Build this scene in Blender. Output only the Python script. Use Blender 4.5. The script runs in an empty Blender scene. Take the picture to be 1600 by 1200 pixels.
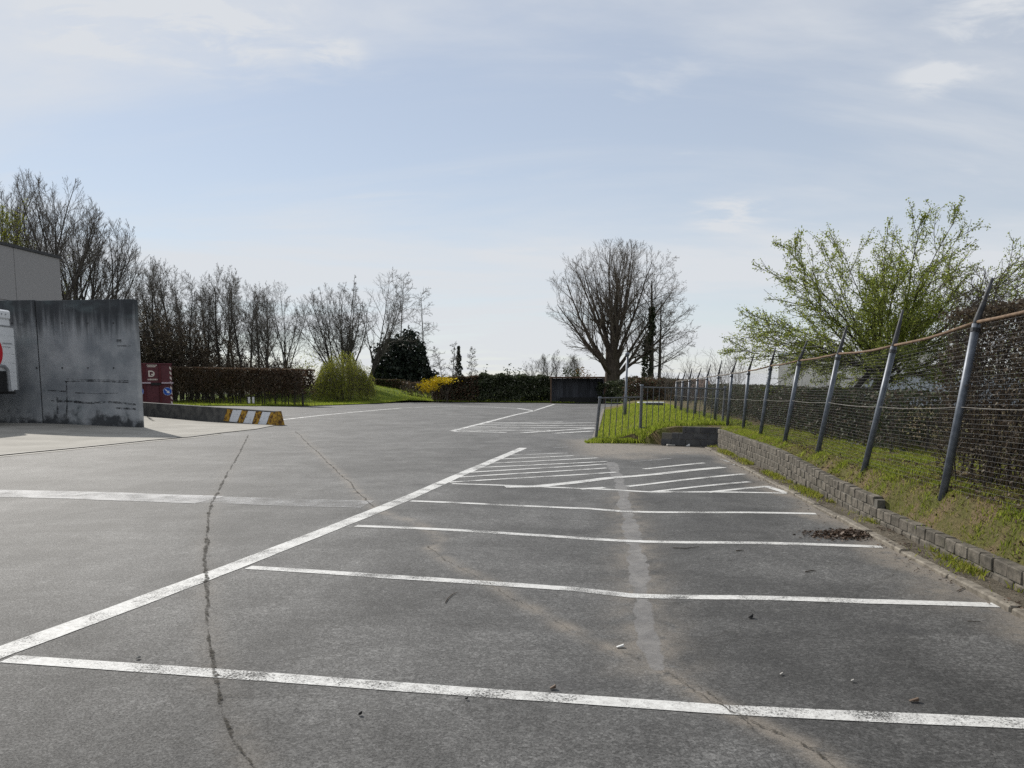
import bpy, bmesh, math, random
import numpy as np
from mathutils import Vector, Matrix

S = bpy.context.scene
COL = S.collection
R = math.radians
rnd = random.Random(7)

# ------------------------------------------------------------------ camera
FPX, HORIZON, EYE, PITCH = 1200.0, 603.0, 1.65, R(6.3)
CYP = HORIZON + FPX * math.tan(PITCH)
cam = bpy.data.cameras.new('camera')
cam.sensor_width = 36.0
cam.lens = FPX / 1600 * 36
cam.shift_y = (CYP - 600) / 1600
cam.clip_start, cam.clip_end = 0.05, 3000
cam_o = bpy.data.objects.new('camera', cam)
cam_o.location = (0, 0, EYE)
cam_o.rotation_euler = (R(90) - PITCH, 0, 0)
COL.objects.link(cam_o)
S.camera = cam_o

# ------------------------------------------------------------------ world, sun, exposure
SUN_EL, SUN_AZ = R(36), R(35)           # azimuth: degrees left of straight ahead (+Y)
sun_dir = Vector((-math.sin(SUN_AZ) * math.cos(SUN_EL), math.cos(SUN_AZ) * math.cos(SUN_EL), math.sin(SUN_EL)))
W = bpy.data.worlds.new('World')
S.world = W
W.use_nodes = True
wn, wl = W.node_tree.nodes, W.node_tree.links
wn.clear()
w_out = wn.new('ShaderNodeOutputWorld')
w_bg = wn.new('ShaderNodeBackground')
w_bg.inputs['Strength'].default_value = 0.10
w_sky = wn.new('ShaderNodeTexSky')
w_sky.sky_type = 'NISHITA'
w_sky.sun_disc = False
w_sky.sun_elevation = SUN_EL
w_sky.sun_rotation = -SUN_AZ
w_sky.altitude = 0
w_sky.air_density = 1.0
w_sky.dust_density = 0.12
w_sky.ozone_density = 1.6
# thin high cloud: noise on a flat layer far above, seen by direction
w_tc = wn.new('ShaderNodeTexCoord')
w_sep = wn.new('ShaderNodeSeparateXYZ')
wl.new(w_tc.outputs['Generated'], w_sep.inputs[0])
def wmath(op, a, b=None, c=None):
    n = wn.new('ShaderNodeMath'); n.operation = op
    for i, v in enumerate((a, b, c)):
        if v is None: continue
        if isinstance(v, (int, float)): n.inputs[i].default_value = v
        else: wl.new(v, n.inputs[i])
    return n.outputs[0]
zz = wmath('ADD', wmath('MAXIMUM', w_sep.outputs['Z'], 0.0), 0.16)
w_cmb = wn.new('ShaderNodeCombineXYZ')
wl.new(wmath('DIVIDE', w_sep.outputs['X'], zz), w_cmb.inputs[0])
wl.new(wmath('DIVIDE', w_sep.outputs['Y'], zz), w_cmb.inputs[1])
def wnoise(scale, detail, rough, stretch, off):
    m = wn.new('ShaderNodeMapping'); m.inputs['Scale'].default_value = stretch; m.inputs['Location'].default_value = off
    wl.new(w_cmb.outputs[0], m.inputs[0])
    n = wn.new('ShaderNodeTexNoise'); n.inputs['Scale'].default_value = scale
    n.inputs['Detail'].default_value = detail; n.inputs['Roughness'].default_value = rough
    n.inputs['Distortion'].default_value = 0.5
    wl.new(m.outputs[0], n.inputs[0]); return n.outputs['Fac']
def wramp(v, lo, hi):
    n = wn.new('ShaderNodeMapRange'); n.interpolation_type = 'SMOOTHSTEP'
    n.inputs['From Min'].default_value = lo; n.inputs['From Max'].default_value = hi
    wl.new(v, n.inputs['Value']); return n.outputs[0]
veil = wramp(wnoise(0.8, 7, 0.58, (0.6, 1.3, 1), (3.1, 1.7, 0)), 0.34, 0.70)
puff = wramp(wnoise(2.3, 8, 0.55, (0.7, 1.5, 1), (9.2, 4.4, 0)), 0.60, 0.78)
# a few small bright clouds standing in the haze: soft patches of finer noise round given directions
def wpatch(px, py, tight):
    u, v = (px - 800) / FPX, (HORIZON - py) / FPX
    d = Vector((u, 1.0, v)).normalized()
    n = wn.new('ShaderNodeVectorMath'); n.operation = 'DISTANCE'; n.inputs[1].default_value = d
    sc = wn.new('ShaderNodeVectorMath'); sc.operation = 'MULTIPLY'; sc.inputs[1].default_value = (1, 1, 2.1)
    n.inputs[1].default_value = (d.x, d.y, d.z * 2.1)
    wl.new(w_tc.outputs['Generated'], sc.inputs[0]); wl.new(sc.outputs[0], n.inputs[0])
    return wramp(n.outputs['Value'], tight, tight * 0.15)
spot = None
for q in ((1525, 95, 0.10), (1545, 38, 0.12), (1430, 145, 0.06), (350, 62, 0.17), (530, 112, 0.06), (180, 75, 0.10), (1130, 345, 0.07)):
    w_ = wpatch(*q); spot = w_ if spot is None else wmath('MAXIMUM', spot, w_)
cum = wmath('MULTIPLY', spot, wramp(wnoise(7.0, 8, 0.6, (0.7, 1.2, 1), (2.2, 5.1, 0)), 0.40, 0.66))
low = wramp(w_sep.outputs['Z'], 0.34, 0.0)
cover = wmath('MINIMUM', wmath('ADD', wmath('MULTIPLY', veil, 0.52), wmath('ADD', wmath('ADD', wmath('MULTIPLY', puff, 0.25), wmath('MULTIPLY', cum, 0.42)), wmath('ADD', wmath('MULTIPLY', low, 0.20), 0.47))), 0.95)
w_mix = wn.new('ShaderNodeMixRGB')
w_mix.inputs[2].default_value = (7.2, 7.45, 7.8, 1)
wl.new(cover, w_mix.inputs[0])
wl.new(w_sky.outputs[0], w_mix.inputs[1])
wl.new(w_mix.outputs[0], w_bg.inputs['Color'])
wl.new(w_bg.outputs[0], w_out.inputs[0])

sun = bpy.data.lights.new('sun', 'SUN')
sun.energy = 4.2
sun.angle = R(0.6)
sun.color = (1.0, 0.95, 0.87)
sun_o = bpy.data.objects.new('sun', sun)
sun_o.rotation_euler = sun_dir.to_track_quat('Z', 'Y').to_euler()
sun_o.location = (-20, 30, 40)
COL.objects.link(sun_o)

S.render.engine = 'CYCLES'
S.view_settings.view_transform = 'Standard'
S.view_settings.look = 'None'
S.view_settings.exposure = 0.0
S.view_settings.gamma = 1.0
S.cycles.max_bounces = 6
S.cycles.transparent_max_bounces = 12
S.cycles.use_denoising = False

# ------------------------------------------------------------------ survey: photo position -> place
CT, ST = math.cos(PITCH), math.sin(PITCH)
def ray(px, py):
    u, v = (px - 800) / FPX, (CYP - py) / FPX
    return u, CT + v * ST, -ST + v * CT
def P(px, py, Y):
    a, b, c = ray(px, py)
    t = Y / b
    return Vector((a * t, Y, EYE + c * t))
def G0(px, py, z=0.0):
    a, b, c = ray(px, py)
    t = (z - EYE) / c
    return Vector((a * t, b * t, z))

# the shallow drainage valley in the car park
VAL_PX = [(930, 700), (960, 740), (975, 775), (983, 845), (990, 930), (1008, 1000), (1040, 1050), (1140, 1110), (1300, 1195), (1420, 1260)]
VAL = sorted([(p.y, p.x) for p in (G0(*q) for q in VAL_PX)])
VAL_Y = np.array([v[0] for v in VAL]); VAL_X = np.array([v[1] for v in VAL])
AMP_Y = np.array([0, 3.2, 4.0, 5.6, 7.5, 10.0, 13.0, 19.0, 24.0])
AMP = np.array([0.02, 0.02, 0.03, 0.062, 0.055, 0.055, 0.04, 0.015, 0.0])
def zg(x, y):
    x = np.asarray(x, float); y = np.asarray(y, float)
    d = x - np.interp(y, VAL_Y, VAL_X)
    return -np.interp(y, AMP_Y, AMP) * np.exp(-(d / np.where(d < 0, 1.9, 1.2)) ** 2)
def G(px, py, up=0.0):
    z = 0.0
    for _ in range(6):
        p = G0(px, py, z)
        z = float(zg(p.x, p.y))
    p.z = z + up
    return p

# ------------------------------------------------------------------ object helpers
def tag(o, label=None, cat=None, group=None, kind=None):
    if label: o['label'] = label
    if cat: o['category'] = cat
    if group: o['group'] = group
    if kind: o['kind'] = kind
    return o
def empty(name, loc=(0, 0, 0), label=None, cat=None, group=None, kind=None):
    o = bpy.data.objects.new(name, None)
    o.location = loc
    o.empty_display_size = 0.2
    COL.objects.link(o)
    return tag(o, label, cat, group, kind)
def link(name, me, mat=None, parent=None, loc=None):
    """vertices are given in world space; a child keeps them there"""
    o = bpy.data.objects.new(name, me)
    if mat is not None and len(me.materials) == 0:
        me.materials.append(mat)
    COL.objects.link(o)
    if parent is not None:
        o.parent = parent
        pl = parent.location if parent.parent is None else parent.location + parent.parent.location
        o.location = (Vector(loc) if loc is not None else Vector((0, 0, 0))) - pl
    elif loc is not None:
        o.location = loc
    return o
def mesh_np(name, V, F, smooth=False):
    V = np.asarray(V, np.float32).reshape(-1, 3); F = np.asarray(F, np.int32)
    me = bpy.data.meshes.new(name)
    n, k = F.shape
    me.vertices.add(len(V)); me.vertices.foreach_set('co', V.ravel())
    me.loops.add(n * k); me.loops.foreach_set('vertex_index', F.ravel())
    me.polygons.add(n)
    me.polygons.foreach_set('loop_start', np.arange(0, n * k, k, dtype=np.int32))
    me.polygons.foreach_set('loop_total', np.full(n, k, np.int32))
    if smooth: me.polygons.foreach_set('use_smooth', np.ones(n, bool))
    me.update(calc_edges=True)
    return me
def mesh_py(name, V, F):
    me = bpy.data.meshes.new(name)
    me.from_pydata([tuple(v) for v in V], [], F)
    me.update()
    return me
class MB:
    """collects boxes and bars into one mesh"""
    def __init__(s): s.v, s.f = [], []
    def hexa(s, c8):
        b = len(s.v); s.v += [tuple(c) for c in c8]
        s.f += [(b, b+3, b+2, b+1), (b+4, b+5, b+6, b+7), (b, b+1, b+5, b+4), (b+1, b+2, b+6, b+5), (b+2, b+3, b+7, b+6), (b+3, b, b+4, b+7)]
        return s
    def box(s, x0, x1, y0, y1, z0, z1):
        return s.hexa([(x0,y0,z0),(x1,y0,z0),(x1,y1,z0),(x0,y1,z0),(x0,y0,z1),(x1,y0,z1),(x1,y1,z1),(x0,y1,z1)])
    def obox(s, o, ax, ay, az, x0, x1, y0, y1, z0, z1):
        o = Vector(o)
        pt = lambda a, b, c: o + ax * a + ay * b + az * c
        return s.hexa([pt(x0,y0,z0),pt(x1,y0,z0),pt(x1,y1,z0),pt(x0,y1,z0),pt(x0,y0,z1),pt(x1,y0,z1),pt(x1,y1,z1),pt(x0,y1,z1)])
    def tube(s, pts, rad, k=8, cap=True):
        pts = [Vector(p) for p in pts]
        rads = rad if isinstance(rad, (list, tuple)) else [rad] * len(pts)
        rings = []
        ref = None
        for i, p in enumerate(pts):
            d = (pts[min(i+1, len(pts)-1)] - pts[max(i-1, 0)]).normalized()
            if ref is None:
                ref = d.cross(Vector((0.31, 0.2, 0.93)))
                if ref.length < 1e-3: ref = d.cross(Vector((1, 0, 0)))
            a = (ref - d * ref.dot(d)).normalized(); b_ = d.cross(a); ref = a
            base = len(s.v)
            for j in range(k):
                t = 2 * math.pi * j / k
                s.v.append(tuple(p + (a * math.cos(t) + b_ * math.sin(t)) * rads[i]))
            rings.append(base)
        for r0, r1 in zip(rings, rings[1:]):
            for j in range(k):
                s.f.append((r0+j, r0+(j+1) % k, r1+(j+1) % k, r1+j))
        if cap:
            s.f.append(tuple(rings[0]+j for j in range(k))[::-1]); s.f.append(tuple(rings[-1]+j for j in range(k)))
        return s
    def poly(s, pts):
        b = len(s.v); s.v += [tuple(p) for p in pts]; s.f.append(tuple(range(b, b+len(pts)))); return s
    def mesh(s, name, bevel=0.0, smooth=False):
        me = mesh_py(name, s.v, s.f)
        if bevel > 0:
            bm = bmesh.new(); bm.from_mesh(me)
            bmesh.ops.bevel(bm, geom=bm.edges[:], offset=bevel, segments=1, affect='EDGES')
            bm.to_mesh(me); bm.free()
        if smooth:
            me.polygons.foreach_set('use_smooth', np.ones(len(me.polygons), bool))
        return me
    def build(s, name, mat, parent=None, bevel=0.0, smooth=False):
        return link(name, s.mesh(name, bevel, smooth), mat, parent)

# ------------------------------------------------------------------ materials
def sh(nt, kind, **kw):
    n = nt.nodes.new(kind)
    for k, v in kw.items():
        if k in n.inputs.keys(): n.inputs[k].default_value = v
        else: setattr(n, k, v)
    return n
class Mat:
    def __init__(s, name, rough=0.85, spec=0.3, metal=0.0):
        s.m = bpy.data.materials.new(name); s.m.use_nodes = True
        s.nt = s.m.node_tree; s.l = s.nt.links
        s.b = s.nt.nodes['Principled BSDF']; s.out = s.nt.nodes['Material Output']
        s.b.inputs['Roughness'].default_value = rough
        s.b.inputs['Specular IOR Level'].default_value = spec
        s.b.inputs['Metallic'].default_value = metal
        s.geo = sh(s.nt, 'ShaderNodeNewGeometry')
    def pos(s, scale=(1, 1, 1), loc=(0, 0, 0)):
        m = sh(s.nt, 'ShaderNodeMapping'); m.inputs['Scale'].default_value = scale; m.inputs['Location'].default_value = loc
        s.l.new(s.geo.outputs['Position'], m.inputs[0]); return m.outputs[0]
    def noise(s, scale, detail=3, rough=0.55, stretch=(1, 1, 1), dist=0.0, loc=(0, 0, 0)):
        n = sh(s.nt, 'ShaderNodeTexNoise', Scale=scale, Detail=detail, Roughness=rough, Distortion=dist)
        s.l.new(s.pos(stretch, loc), n.inputs['Vector']); return n.outputs['Fac']
    def voro(s, scale, stretch=(1, 1, 1), feature='F1'):
        n = sh(s.nt, 'ShaderNodeTexVoronoi', Scale=scale); n.feature = feature
        s.l.new(s.pos(stretch), n.inputs['Vector']); return n.outputs
    def attr(s, name):
        n = sh(s.nt, 'ShaderNodeAttribute'); n.attribute_name = name; return n.outputs['Fac']
    def rnd(s):
        n = sh(s.nt, 'ShaderNodeObjectInfo'); return n.outputs['Random']
    def island(s): return s.geo.outputs['Random Per Island']
    def rng(s, v, a, b, c=0.0, d=1.0, smooth=True):
        n = sh(s.nt, 'ShaderNodeMapRange'); n.interpolation_type = 'SMOOTHSTEP' if smooth else 'LINEAR'
        for i, q in zip(('From Min', 'From Max', 'To Min', 'To Max'), (a, b, c, d)): n.inputs[i].default_value = q
        s.l.new(v, n.inputs['Value']); return n.outputs[0]
    def math(s, op, a, b=0.0):
        n = sh(s.nt, 'ShaderNodeMath', operation=op)
        for i, v in enumerate((a, b)):
            if isinstance(v, (int, float)): n.inputs[i].default_value = v
            else: s.l.new(v, n.inputs[i])
        return n.outputs[0]
    def mix(s, fac, a, b, blend='MIX'):
        n = sh(s.nt, 'ShaderNodeMixRGB', blend_type=blend)
        for i, v in enumerate((fac, a, b)):
            if isinstance(v, (int, float)): n.inputs[i].default_value = v
            elif isinstance(v, tuple): n.inputs[i].default_value = v if len(v) == 4 else (*v, 1)
            else: s.l.new(v, n.inputs[i])
        return n.outputs[0]
    def col(s, v):
        if isinstance(v, tuple): s.b.inputs['Base Color'].default_value = (*v, 1)
        else: s.l.new(v, s.b.inputs['Base Color'])
        s.c = v; return s
    def bump(s, h, strength=0.3, dist=0.01):
        n = sh(s.nt, 'ShaderNodeBump', Strength=strength, Distance=dist)
        s.l.new(h, n.inputs['Height']); s.l.new(n.outputs[0], s.b.inputs['Normal']); return s
    def leafy(s, fac=0.4, tint=1.0):
        t = sh(s.nt, 'ShaderNodeBsdfTranslucent')
        c = s.c
        if isinstance(c, tuple): t.inputs[0].default_value = (*c, 1)
        else: s.l.new(c, t.inputs[0])
        m = sh(s.nt, 'ShaderNodeMixShader'); m.inputs[0].default_value = fac
        s.l.new(s.b.outputs[0], m.inputs[1]); s.l.new(t.outputs[0], m.inputs[2]); s.l.new(m.outputs[0], s.out.inputs[0]); return s
    def alpha(s, v):
        s.l.new(v, s.b.inputs['Alpha']); return s

M = {}
def simple(name, c1, c2, scale=8, rough=0.85, spec=0.3, metal=0.0, bump=0.0, stretch=(1, 1, 1), per=0.0):
    m = Mat(name, rough, spec, metal)
    n = m.noise(scale, 5, 0.6, stretch)
    c = m.mix(m.rng(n, 0.3, 0.7), c1, c2)
    if per:
        c = m.mix(1.0, c, m.mix(m.rnd(), (1-per,)*3, (1+per,)*3), 'MULTIPLY')
    m.col(c)
    if bump: m.bump(n, bump, 0.01)
    M[name] = m.m
    return m

# asphalt
m = Mat('asphalt', 0.8, 0.42)
fine = m.noise(85, 6, 0.85); grain = m.voro(58)['Color']
sepg = sh(m.nt, 'ShaderNodeSeparateColor'); m.l.new(grain, sepg.inputs[0])
blotch = m.noise(0.45, 7, 0.66, dist=0.8); blotch2 = m.noise(2.6, 6, 0.65, (1, 0.55, 1)); streak = m.noise(1.1, 5, 0.6, (0.25, 2.2, 1), dist=0.5)
tone = m.attr('tone'); dust = m.attr('dust'); seam = m.attr('seam')
g = m.math('ADD', m.rng(fine, 0.37, 0.63, 0.022, 0.110), m.math('MULTIPLY', m.math('POWER', sepg.outputs[0], 2.5), 0.075))
g = m.math('MULTIPLY', g, m.rng(blotch, 0.28, 0.72, 0.58, 1.30))
g = m.math('MULTIPLY', g, m.rng(blotch2, 0.28, 0.72, 0.80, 1.18))
g = m.math('MULTIPLY', g, m.rng(streak, 0.30, 0.70, 0.86, 1.12))
g = m.math('MULTIPLY', g, m.rng(m.noise(11, 5, 0.65), 0.28, 0.72, 0.85, 1.15))
g = m.math('MULTIPLY', g, tone)
ccol = sh(m.nt, 'ShaderNodeCombineColor')
for i, k in enumerate((1.0, 0.99, 0.965)): m.l.new(m.math('MULTIPLY', g, k), ccol.inputs[i])
c = ccol.outputs[0]
# hairline crazing in places
cz = m.voro(1.1, feature='DISTANCE_TO_EDGE')
czn = sh(m.nt, 'ShaderNodeTexVoronoi', Scale=1.35); czn.feature = 'DISTANCE_TO_EDGE'
wrp = sh(m.nt, 'ShaderNodeTexNoise', Scale=3.0, Detail=5); m.l.new(m.geo.outputs['Position'], wrp.inputs['Vector'])
vm = sh(m.nt, 'ShaderNodeVectorMath', operation='MULTIPLY_ADD'); vm.inputs[1].default_value = (0.5, 0.5, 0); m.l.new(wrp.outputs['Color'], vm.inputs[0]); m.l.new(m.geo.outputs['Position'], vm.inputs[2])
m.l.new(vm.outputs[0], czn.inputs['Vector'])
hair = m.math('MULTIPLY', m.rng(czn.outputs['Distance'], 0.002, 0.009, 0.75, 0.0), m.rng(m.noise(0.6, 4, 0.6, loc=(4, 2, 0)), 0.52, 0.62))
c = m.mix(hair, c, (0.022, 0.021, 0.019))
stain = m.rng(m.noise(0.9, 6, 0.7, loc=(7.7, 3.1, 0)), 0.58, 0.72, 0, 0.5)
c = m.mix(stain, c, (0.028, 0.028, 0.03))
dn = m.math('MULTIPLY', dust, m.rng(m.noise(9, 6, 0.7), 0.26, 0.56))
c = m.mix(dn, c, m.mix(m.rng(fine, 0.3, 0.7), (0.14, 0.122, 0.10), (0.29, 0.255, 0.215)))
sn = m.rng(m.math('ADD', seam, m.math('MULTIPLY', m.math('SUBTRACT', m.noise(9, 7, 0.75), 0.5), 1.5)), 0.40, 0.64, 0, 0.8)
c = m.mix(sn, c, m.mix(m.rng(m.noise(6, 6, 0.7), 0.3, 0.7), (0.125, 0.122, 0.122), (0.23, 0.224, 0.218)))
spk = m.voro(14)['Distance']
c = m.mix(m.rng(spk, 0.030, 0.045, 0.75, 0.0), c, (0.02, 0.018, 0.016))
m.col(c)
m.bump(m.math('ADD', fine, m.math('MULTIPLY', sepg.outputs[0], 0.6)), 0.6, 0.006)
m.l.new(m.rng(fine, 0.3, 0.7, 0.85, 0.62), m.b.inputs['Roughness'])
M['asphalt'] = m.m

# line paint, with flakes missing
def paint(name, c1, c2, lo, hi):
    m = Mat(name, 0.7, 0.3)
    n = m.noise(75, 6, 0.85); big = m.noise(2.2, 4, 0.6)
    m.col(m.mix(m.rng(m.noise(25, 5, 0.7), 0.3, 0.75), c1, c2))
    v = m.math('ADD', m.math('MULTIPLY', n, 0.62), m.math('MULTIPLY', big, 0.38))
    m.alpha(m.rng(v, lo, hi)); m.bump(n, 0.4, 0.004)
    M[name] = m.m
paint('line_paint', (0.70, 0.70, 0.68), (0.46, 0.455, 0.44), 0.41, 0.50)
paint('old_paint', (0.62, 0.62, 0.61), (0.42, 0.42, 0.41), 0.40, 0.56)
paint('faded_paint', (0.50, 0.50, 0.50), (0.33, 0.33, 0.33), 0.40, 0.66)
paint('worn_paint', (0.46, 0.46, 0.46), (0.30, 0.30, 0.30), 0.34, 0.56)
m = Mat('crack_fill', 0.95, 0.1); m.col(m.mix(m.noise(60, 4, 0.7), (0.03, 0.027, 0.022), (0.085, 0.078, 0.066)))
m.alpha(m.rng(m.noise(30, 6, 0.75), 0.40, 0.60, 0.0, 0.9)); M['crack_fill'] = m.m
m = Mat('scuff', 0.95, 0.1); m.col((0.03, 0.031, 0.034)); m.alpha(m.rng(m.noise(5, 6, 0.75), 0.34, 0.68, 0.0, 0.8)); M['scuff'] = m.m
m = Mat('sealed_patch', 0.75, 0.35)
pn = m.noise(7, 6, 0.65)
m.col(m.mix(m.rng(pn, 0.3, 0.7), (0.19, 0.186, 0.195), (0.27, 0.262, 0.27)))
m.alpha(m.rng(m.noise(11, 7, 0.75), 0.30, 0.48, 0, 0.95)); m.bump(m.noise(120, 3, 0.6), 0.25, 0.004); M['sealed_patch'] = m.m

m = Mat('apron_concrete', 0.85, 0.3)
n1 = m.noise(0.7, 6, 0.65); n2 = m.noise(90, 3, 0.7)
m.col(m.mix(m.rng(n2, 0.3, 0.7, 0, 0.35), m.mix(m.rng(n1, 0.3, 0.7), (0.24, 0.228, 0.20), (0.36, 0.343, 0.305)), (0.25, 0.24, 0.22)))
m.bump(n2, 0.3, 0.004); M['apron_concrete'] = m.m

# tall concrete wall with algae runs from the top and scuffs at the foot
m = Mat('wall_concrete', 0.85, 0.3)
base = m.mix(m.rng(m.noise(0.9, 6, 0.6), 0.3, 0.7), (0.20, 0.215, 0.232), (0.38, 0.39, 0.40))
sepw = sh(m.nt, 'ShaderNodeSeparateXYZ'); m.l.new(m.geo.outputs['Position'], sepw.inputs[0])
runs = m.noise(2.6, 6, 0.65, (1.0, 1.0, 0.10)); runs2 = m.noise(7, 5, 0.6, (1, 1, 0.05))
hgt = m.rng(sepw.outputs['Z'], 2.6, 5.0, 0.0, 0.44)
drip = m.math('ADD', m.math('ADD', m.math('MULTIPLY', runs, 0.6), m.math('MULTIPLY', runs2, 0.4)), hgt)
c = m.mix(m.rng(drip, 0.58, 0.94, 0, 0.92), base, (0.025, 0.028, 0.032))
foot = m.math('ADD', m.noise(1.6, 6, 0.65), m.rng(sepw.outputs['Z'], 1.3, 0.0, 0.0, 0.34))
c = m.mix(m.rng(foot, 0.66, 0.86, 0, 0.88), c, (0.02, 0.022, 0.025))
c = m.mix(m.rng(m.noise(1.1, 5, 0.6, (0.5, 0.5, 1.2), loc=(5, 1, 2)), 0.55, 0.8, 0, 0.35), c, (0.21, 0.27, 0.28))
m.col(c); m.bump(m.noise(18, 5, 0.6), 0.2, 0.01); M['wall_concrete'] = m.m

simple('building_panel', (0.27, 0.26, 0.26), (0.33, 0.325, 0.32), 35, bump=0.3)
simple('dark_trim', (0.03, 0.03, 0.032), (0.05, 0.05, 0.052), 5, 0.6)
simple('barrier_concrete', (0.045, 0.047, 0.05), (0.12, 0.12, 0.115), 3, bump=0.3)
m = Mat('barrier_yellow', 0.75, 0.3); n = m.noise(7, 6, 0.7)
m.col(m.mix(m.rng(n, 0.42, 0.58), (0.46, 0.27, 0.035), (0.10, 0.05, 0.02))); M['barrier_yellow'] = m.m
m = Mat('barrier_white', 0.75, 0.3); n = m.noise(8, 6, 0.7)
m.col(m.mix(m.rng(n, 0.55, 0.70), (0.72, 0.75, 0.80), (0.10, 0.10, 0.11))); M['barrier_white'] = m.m
simple('truck_white', (0.80, 0.81, 0.82), (0.86, 0.87, 0.87), 4, 0.4, 0.4)
simple('truck_grey', (0.25, 0.26, 0.27), (0.34, 0.35, 0.36), 6, 0.5)
simple('truck_red', (0.55, 0.02, 0.03), (0.62, 0.03, 0.04), 6, 0.5)
simple('rubber', (0.015, 0.015, 0.015), (0.03, 0.03, 0.03), 12, 0.8)
simple('skip_red', (0.085, 0.018, 0.025), (0.12, 0.028, 0.035), 5, 0.55, 0.4)
simple('skip_rib_red', (0.08, 0.012, 0.016), (0.10, 0.018, 0.022), 5, 0.6)  # darker red of the container ribs
simple('print_white', (0.62, 0.55, 0.48), (0.70, 0.64, 0.56), 20, 0.6)
simple('sign_blue', (0.02, 0.09, 0.42), (0.025, 0.11, 0.48), 10, 0.5)
simple('sign_white', (0.75, 0.76, 0.78), (0.8, 0.8, 0.8), 10, 0.5)
simple('ledge_pale', (0.42, 0.34, 0.38), (0.5, 0.42, 0.45), 10, 0.5)
m = Mat('block', 0.9, 0.2)
n1 = m.noise(9, 6, 0.65); n2 = m.noise(70, 4, 0.7)
c = m.mix(m.rng(n1, 0.3, 0.72), (0.075, 0.068, 0.055), (0.225, 0.20, 0.165))
c = m.mix(1.0, c, m.mix(m.rnd(), (0.82,)*3, (1.14,)*3), 'MULTIPLY')
c = m.mix(m.rng(m.noise(4, 5, 0.65), 0.58, 0.75, 0, 0.6), c, (0.10, 0.10, 0.055))
m.col(m.mix(m.rng(n2, 0.35, 0.7, 0, 0.4), c, (0.08, 0.077, 0.07))); m.bump(m.math('ADD', n1, n2), 0.5, 0.008); M['block'] = m.m
simple('mortar', (0.10, 0.095, 0.08), (0.17, 0.16, 0.14), 30, bump=0.5)
simple('kerb_stone', (0.12, 0.105, 0.085), (0.25, 0.225, 0.185), 12, bump=0.5, per=0.12)
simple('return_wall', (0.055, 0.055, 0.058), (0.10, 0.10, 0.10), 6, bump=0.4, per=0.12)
m = Mat('soil', 0.95, 0.1); n1 = m.noise(6, 7, 0.7); n2 = m.noise(60, 5, 0.75)
m.col(m.mix(m.rng(n2, 0.3, 0.7), m.mix(m.rng(n1, 0.35, 0.65), (0.13, 0.115, 0.09), (0.24, 0.21, 0.165)), (0.07, 0.06, 0.045))); m.bump(m.math('ADD', n1, n2), 0.8, 0.02); M['soil'] = m.m
m = Mat('bank_earth', 0.95, 0.1); n1 = m.noise(1.7, 6, 0.65); n2 = m.noise(35, 5, 0.75)
c = m.mix(m.rng(n1, 0.40, 0.60), (0.12, 0.125, 0.035), (0.21, 0.155, 0.095))
m.col(m.mix(m.rng(n2, 0.35, 0.7, 0, 0.6), c, (0.045, 0.04, 0.022))); m.bump(n2, 0.8, 0.03); M['bank_earth'] = m.m
m = Mat('lawn', 0.95, 0.1); n1 = m.noise(0.5, 5, 0.6); n2 = m.noise(16, 5, 0.75)
m.col(m.mix(m.rng(n2, 0.35, 0.7, 0, 0.5), m.mix(m.rng(n1, 0.3, 0.7), (0.10, 0.15, 0.022), (0.15, 0.18, 0.035)), (0.03, 0.06, 0.012))); m.bump(n2, 0.8, 0.05); M['lawn'] = m.m
simple('field', (0.06, 0.075, 0.03), (0.10, 0.095, 0.05), 0.2)
simple('mulch', (0.05, 0.038, 0.028), (0.10, 0.08, 0.06), 2.5, bump=0.6)
def leafmat(name, a, b, c3, fac=0.45):
    m = Mat(name, 0.6, 0.25)
    r = m.island()
    ramp = sh(m.nt, 'ShaderNodeValToRGB'); e = ramp.color_ramp.elements
    e[0].color = (*a, 1); e[1].color = (*c3, 1); e[1].position = 1.0
    k = e.new(0.55); k.color = (*b, 1)
    m.l.new(r, ramp.inputs[0]); m.col(ramp.outputs[0]); m.leafy(fac); M[name] = m.m
leafmat('grass_blade', (0.16, 0.19, 0.025), (0.25, 0.29, 0.035), (0.36, 0.31, 0.11), 0.6)
leafmat('grass_green', (0.16, 0.22, 0.025), (0.27, 0.34, 0.04), (0.36, 0.37, 0.08), 0.6)
leafmat('straw', (0.10, 0.075, 0.04), (0.20, 0.155, 0.085), (0.33, 0.27, 0.16), 0.35)
leafmat('hawthorn_leaf', (0.17, 0.22, 0.04), (0.26, 0.31, 0.06), (0.35, 0.38, 0.09), 0.58)
leafmat('willow_leaf', (0.19, 0.22, 0.025), (0.30, 0.33, 0.035), (0.40, 0.40, 0.055), 0.55)
leafmat('yellow_flower', (0.55, 0.40, 0.01), (0.70, 0.52, 0.015), (0.75, 0.60, 0.05), 0.4)
leafmat('laurel_leaf', (0.035, 0.045, 0.022), (0.065, 0.078, 0.042), (0.16, 0.165, 0.12), 0.25)
leafmat('beech_leaf', (0.07, 0.042, 0.026), (0.115, 0.072, 0.045), (0.17, 0.12, 0.078), 0.35)
leafmat('evergreen_leaf', (0.012, 0.018, 0.013), (0.022, 0.032, 0.022), (0.05, 0.06, 0.042), 0.12)
leafmat('ivy_leaf', (0.02, 0.03, 0.015), (0.04, 0.052, 0.024), (0.075, 0.085, 0.042), 0.2)
leafmat('hedge_twig_leaf', (0.06, 0.042, 0.028), (0.10, 0.075, 0.052), (0.16, 0.135, 0.09), 0.25)
leafmat('hedge_green', (0.03, 0.045, 0.016), (0.05, 0.07, 0.025), (0.10, 0.115, 0.045), 0.25)
leafmat('copper_leaf', (0.14, 0.075, 0.02), (0.20, 0.11, 0.025), (0.25, 0.16, 0.05), 0.3)
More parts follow.
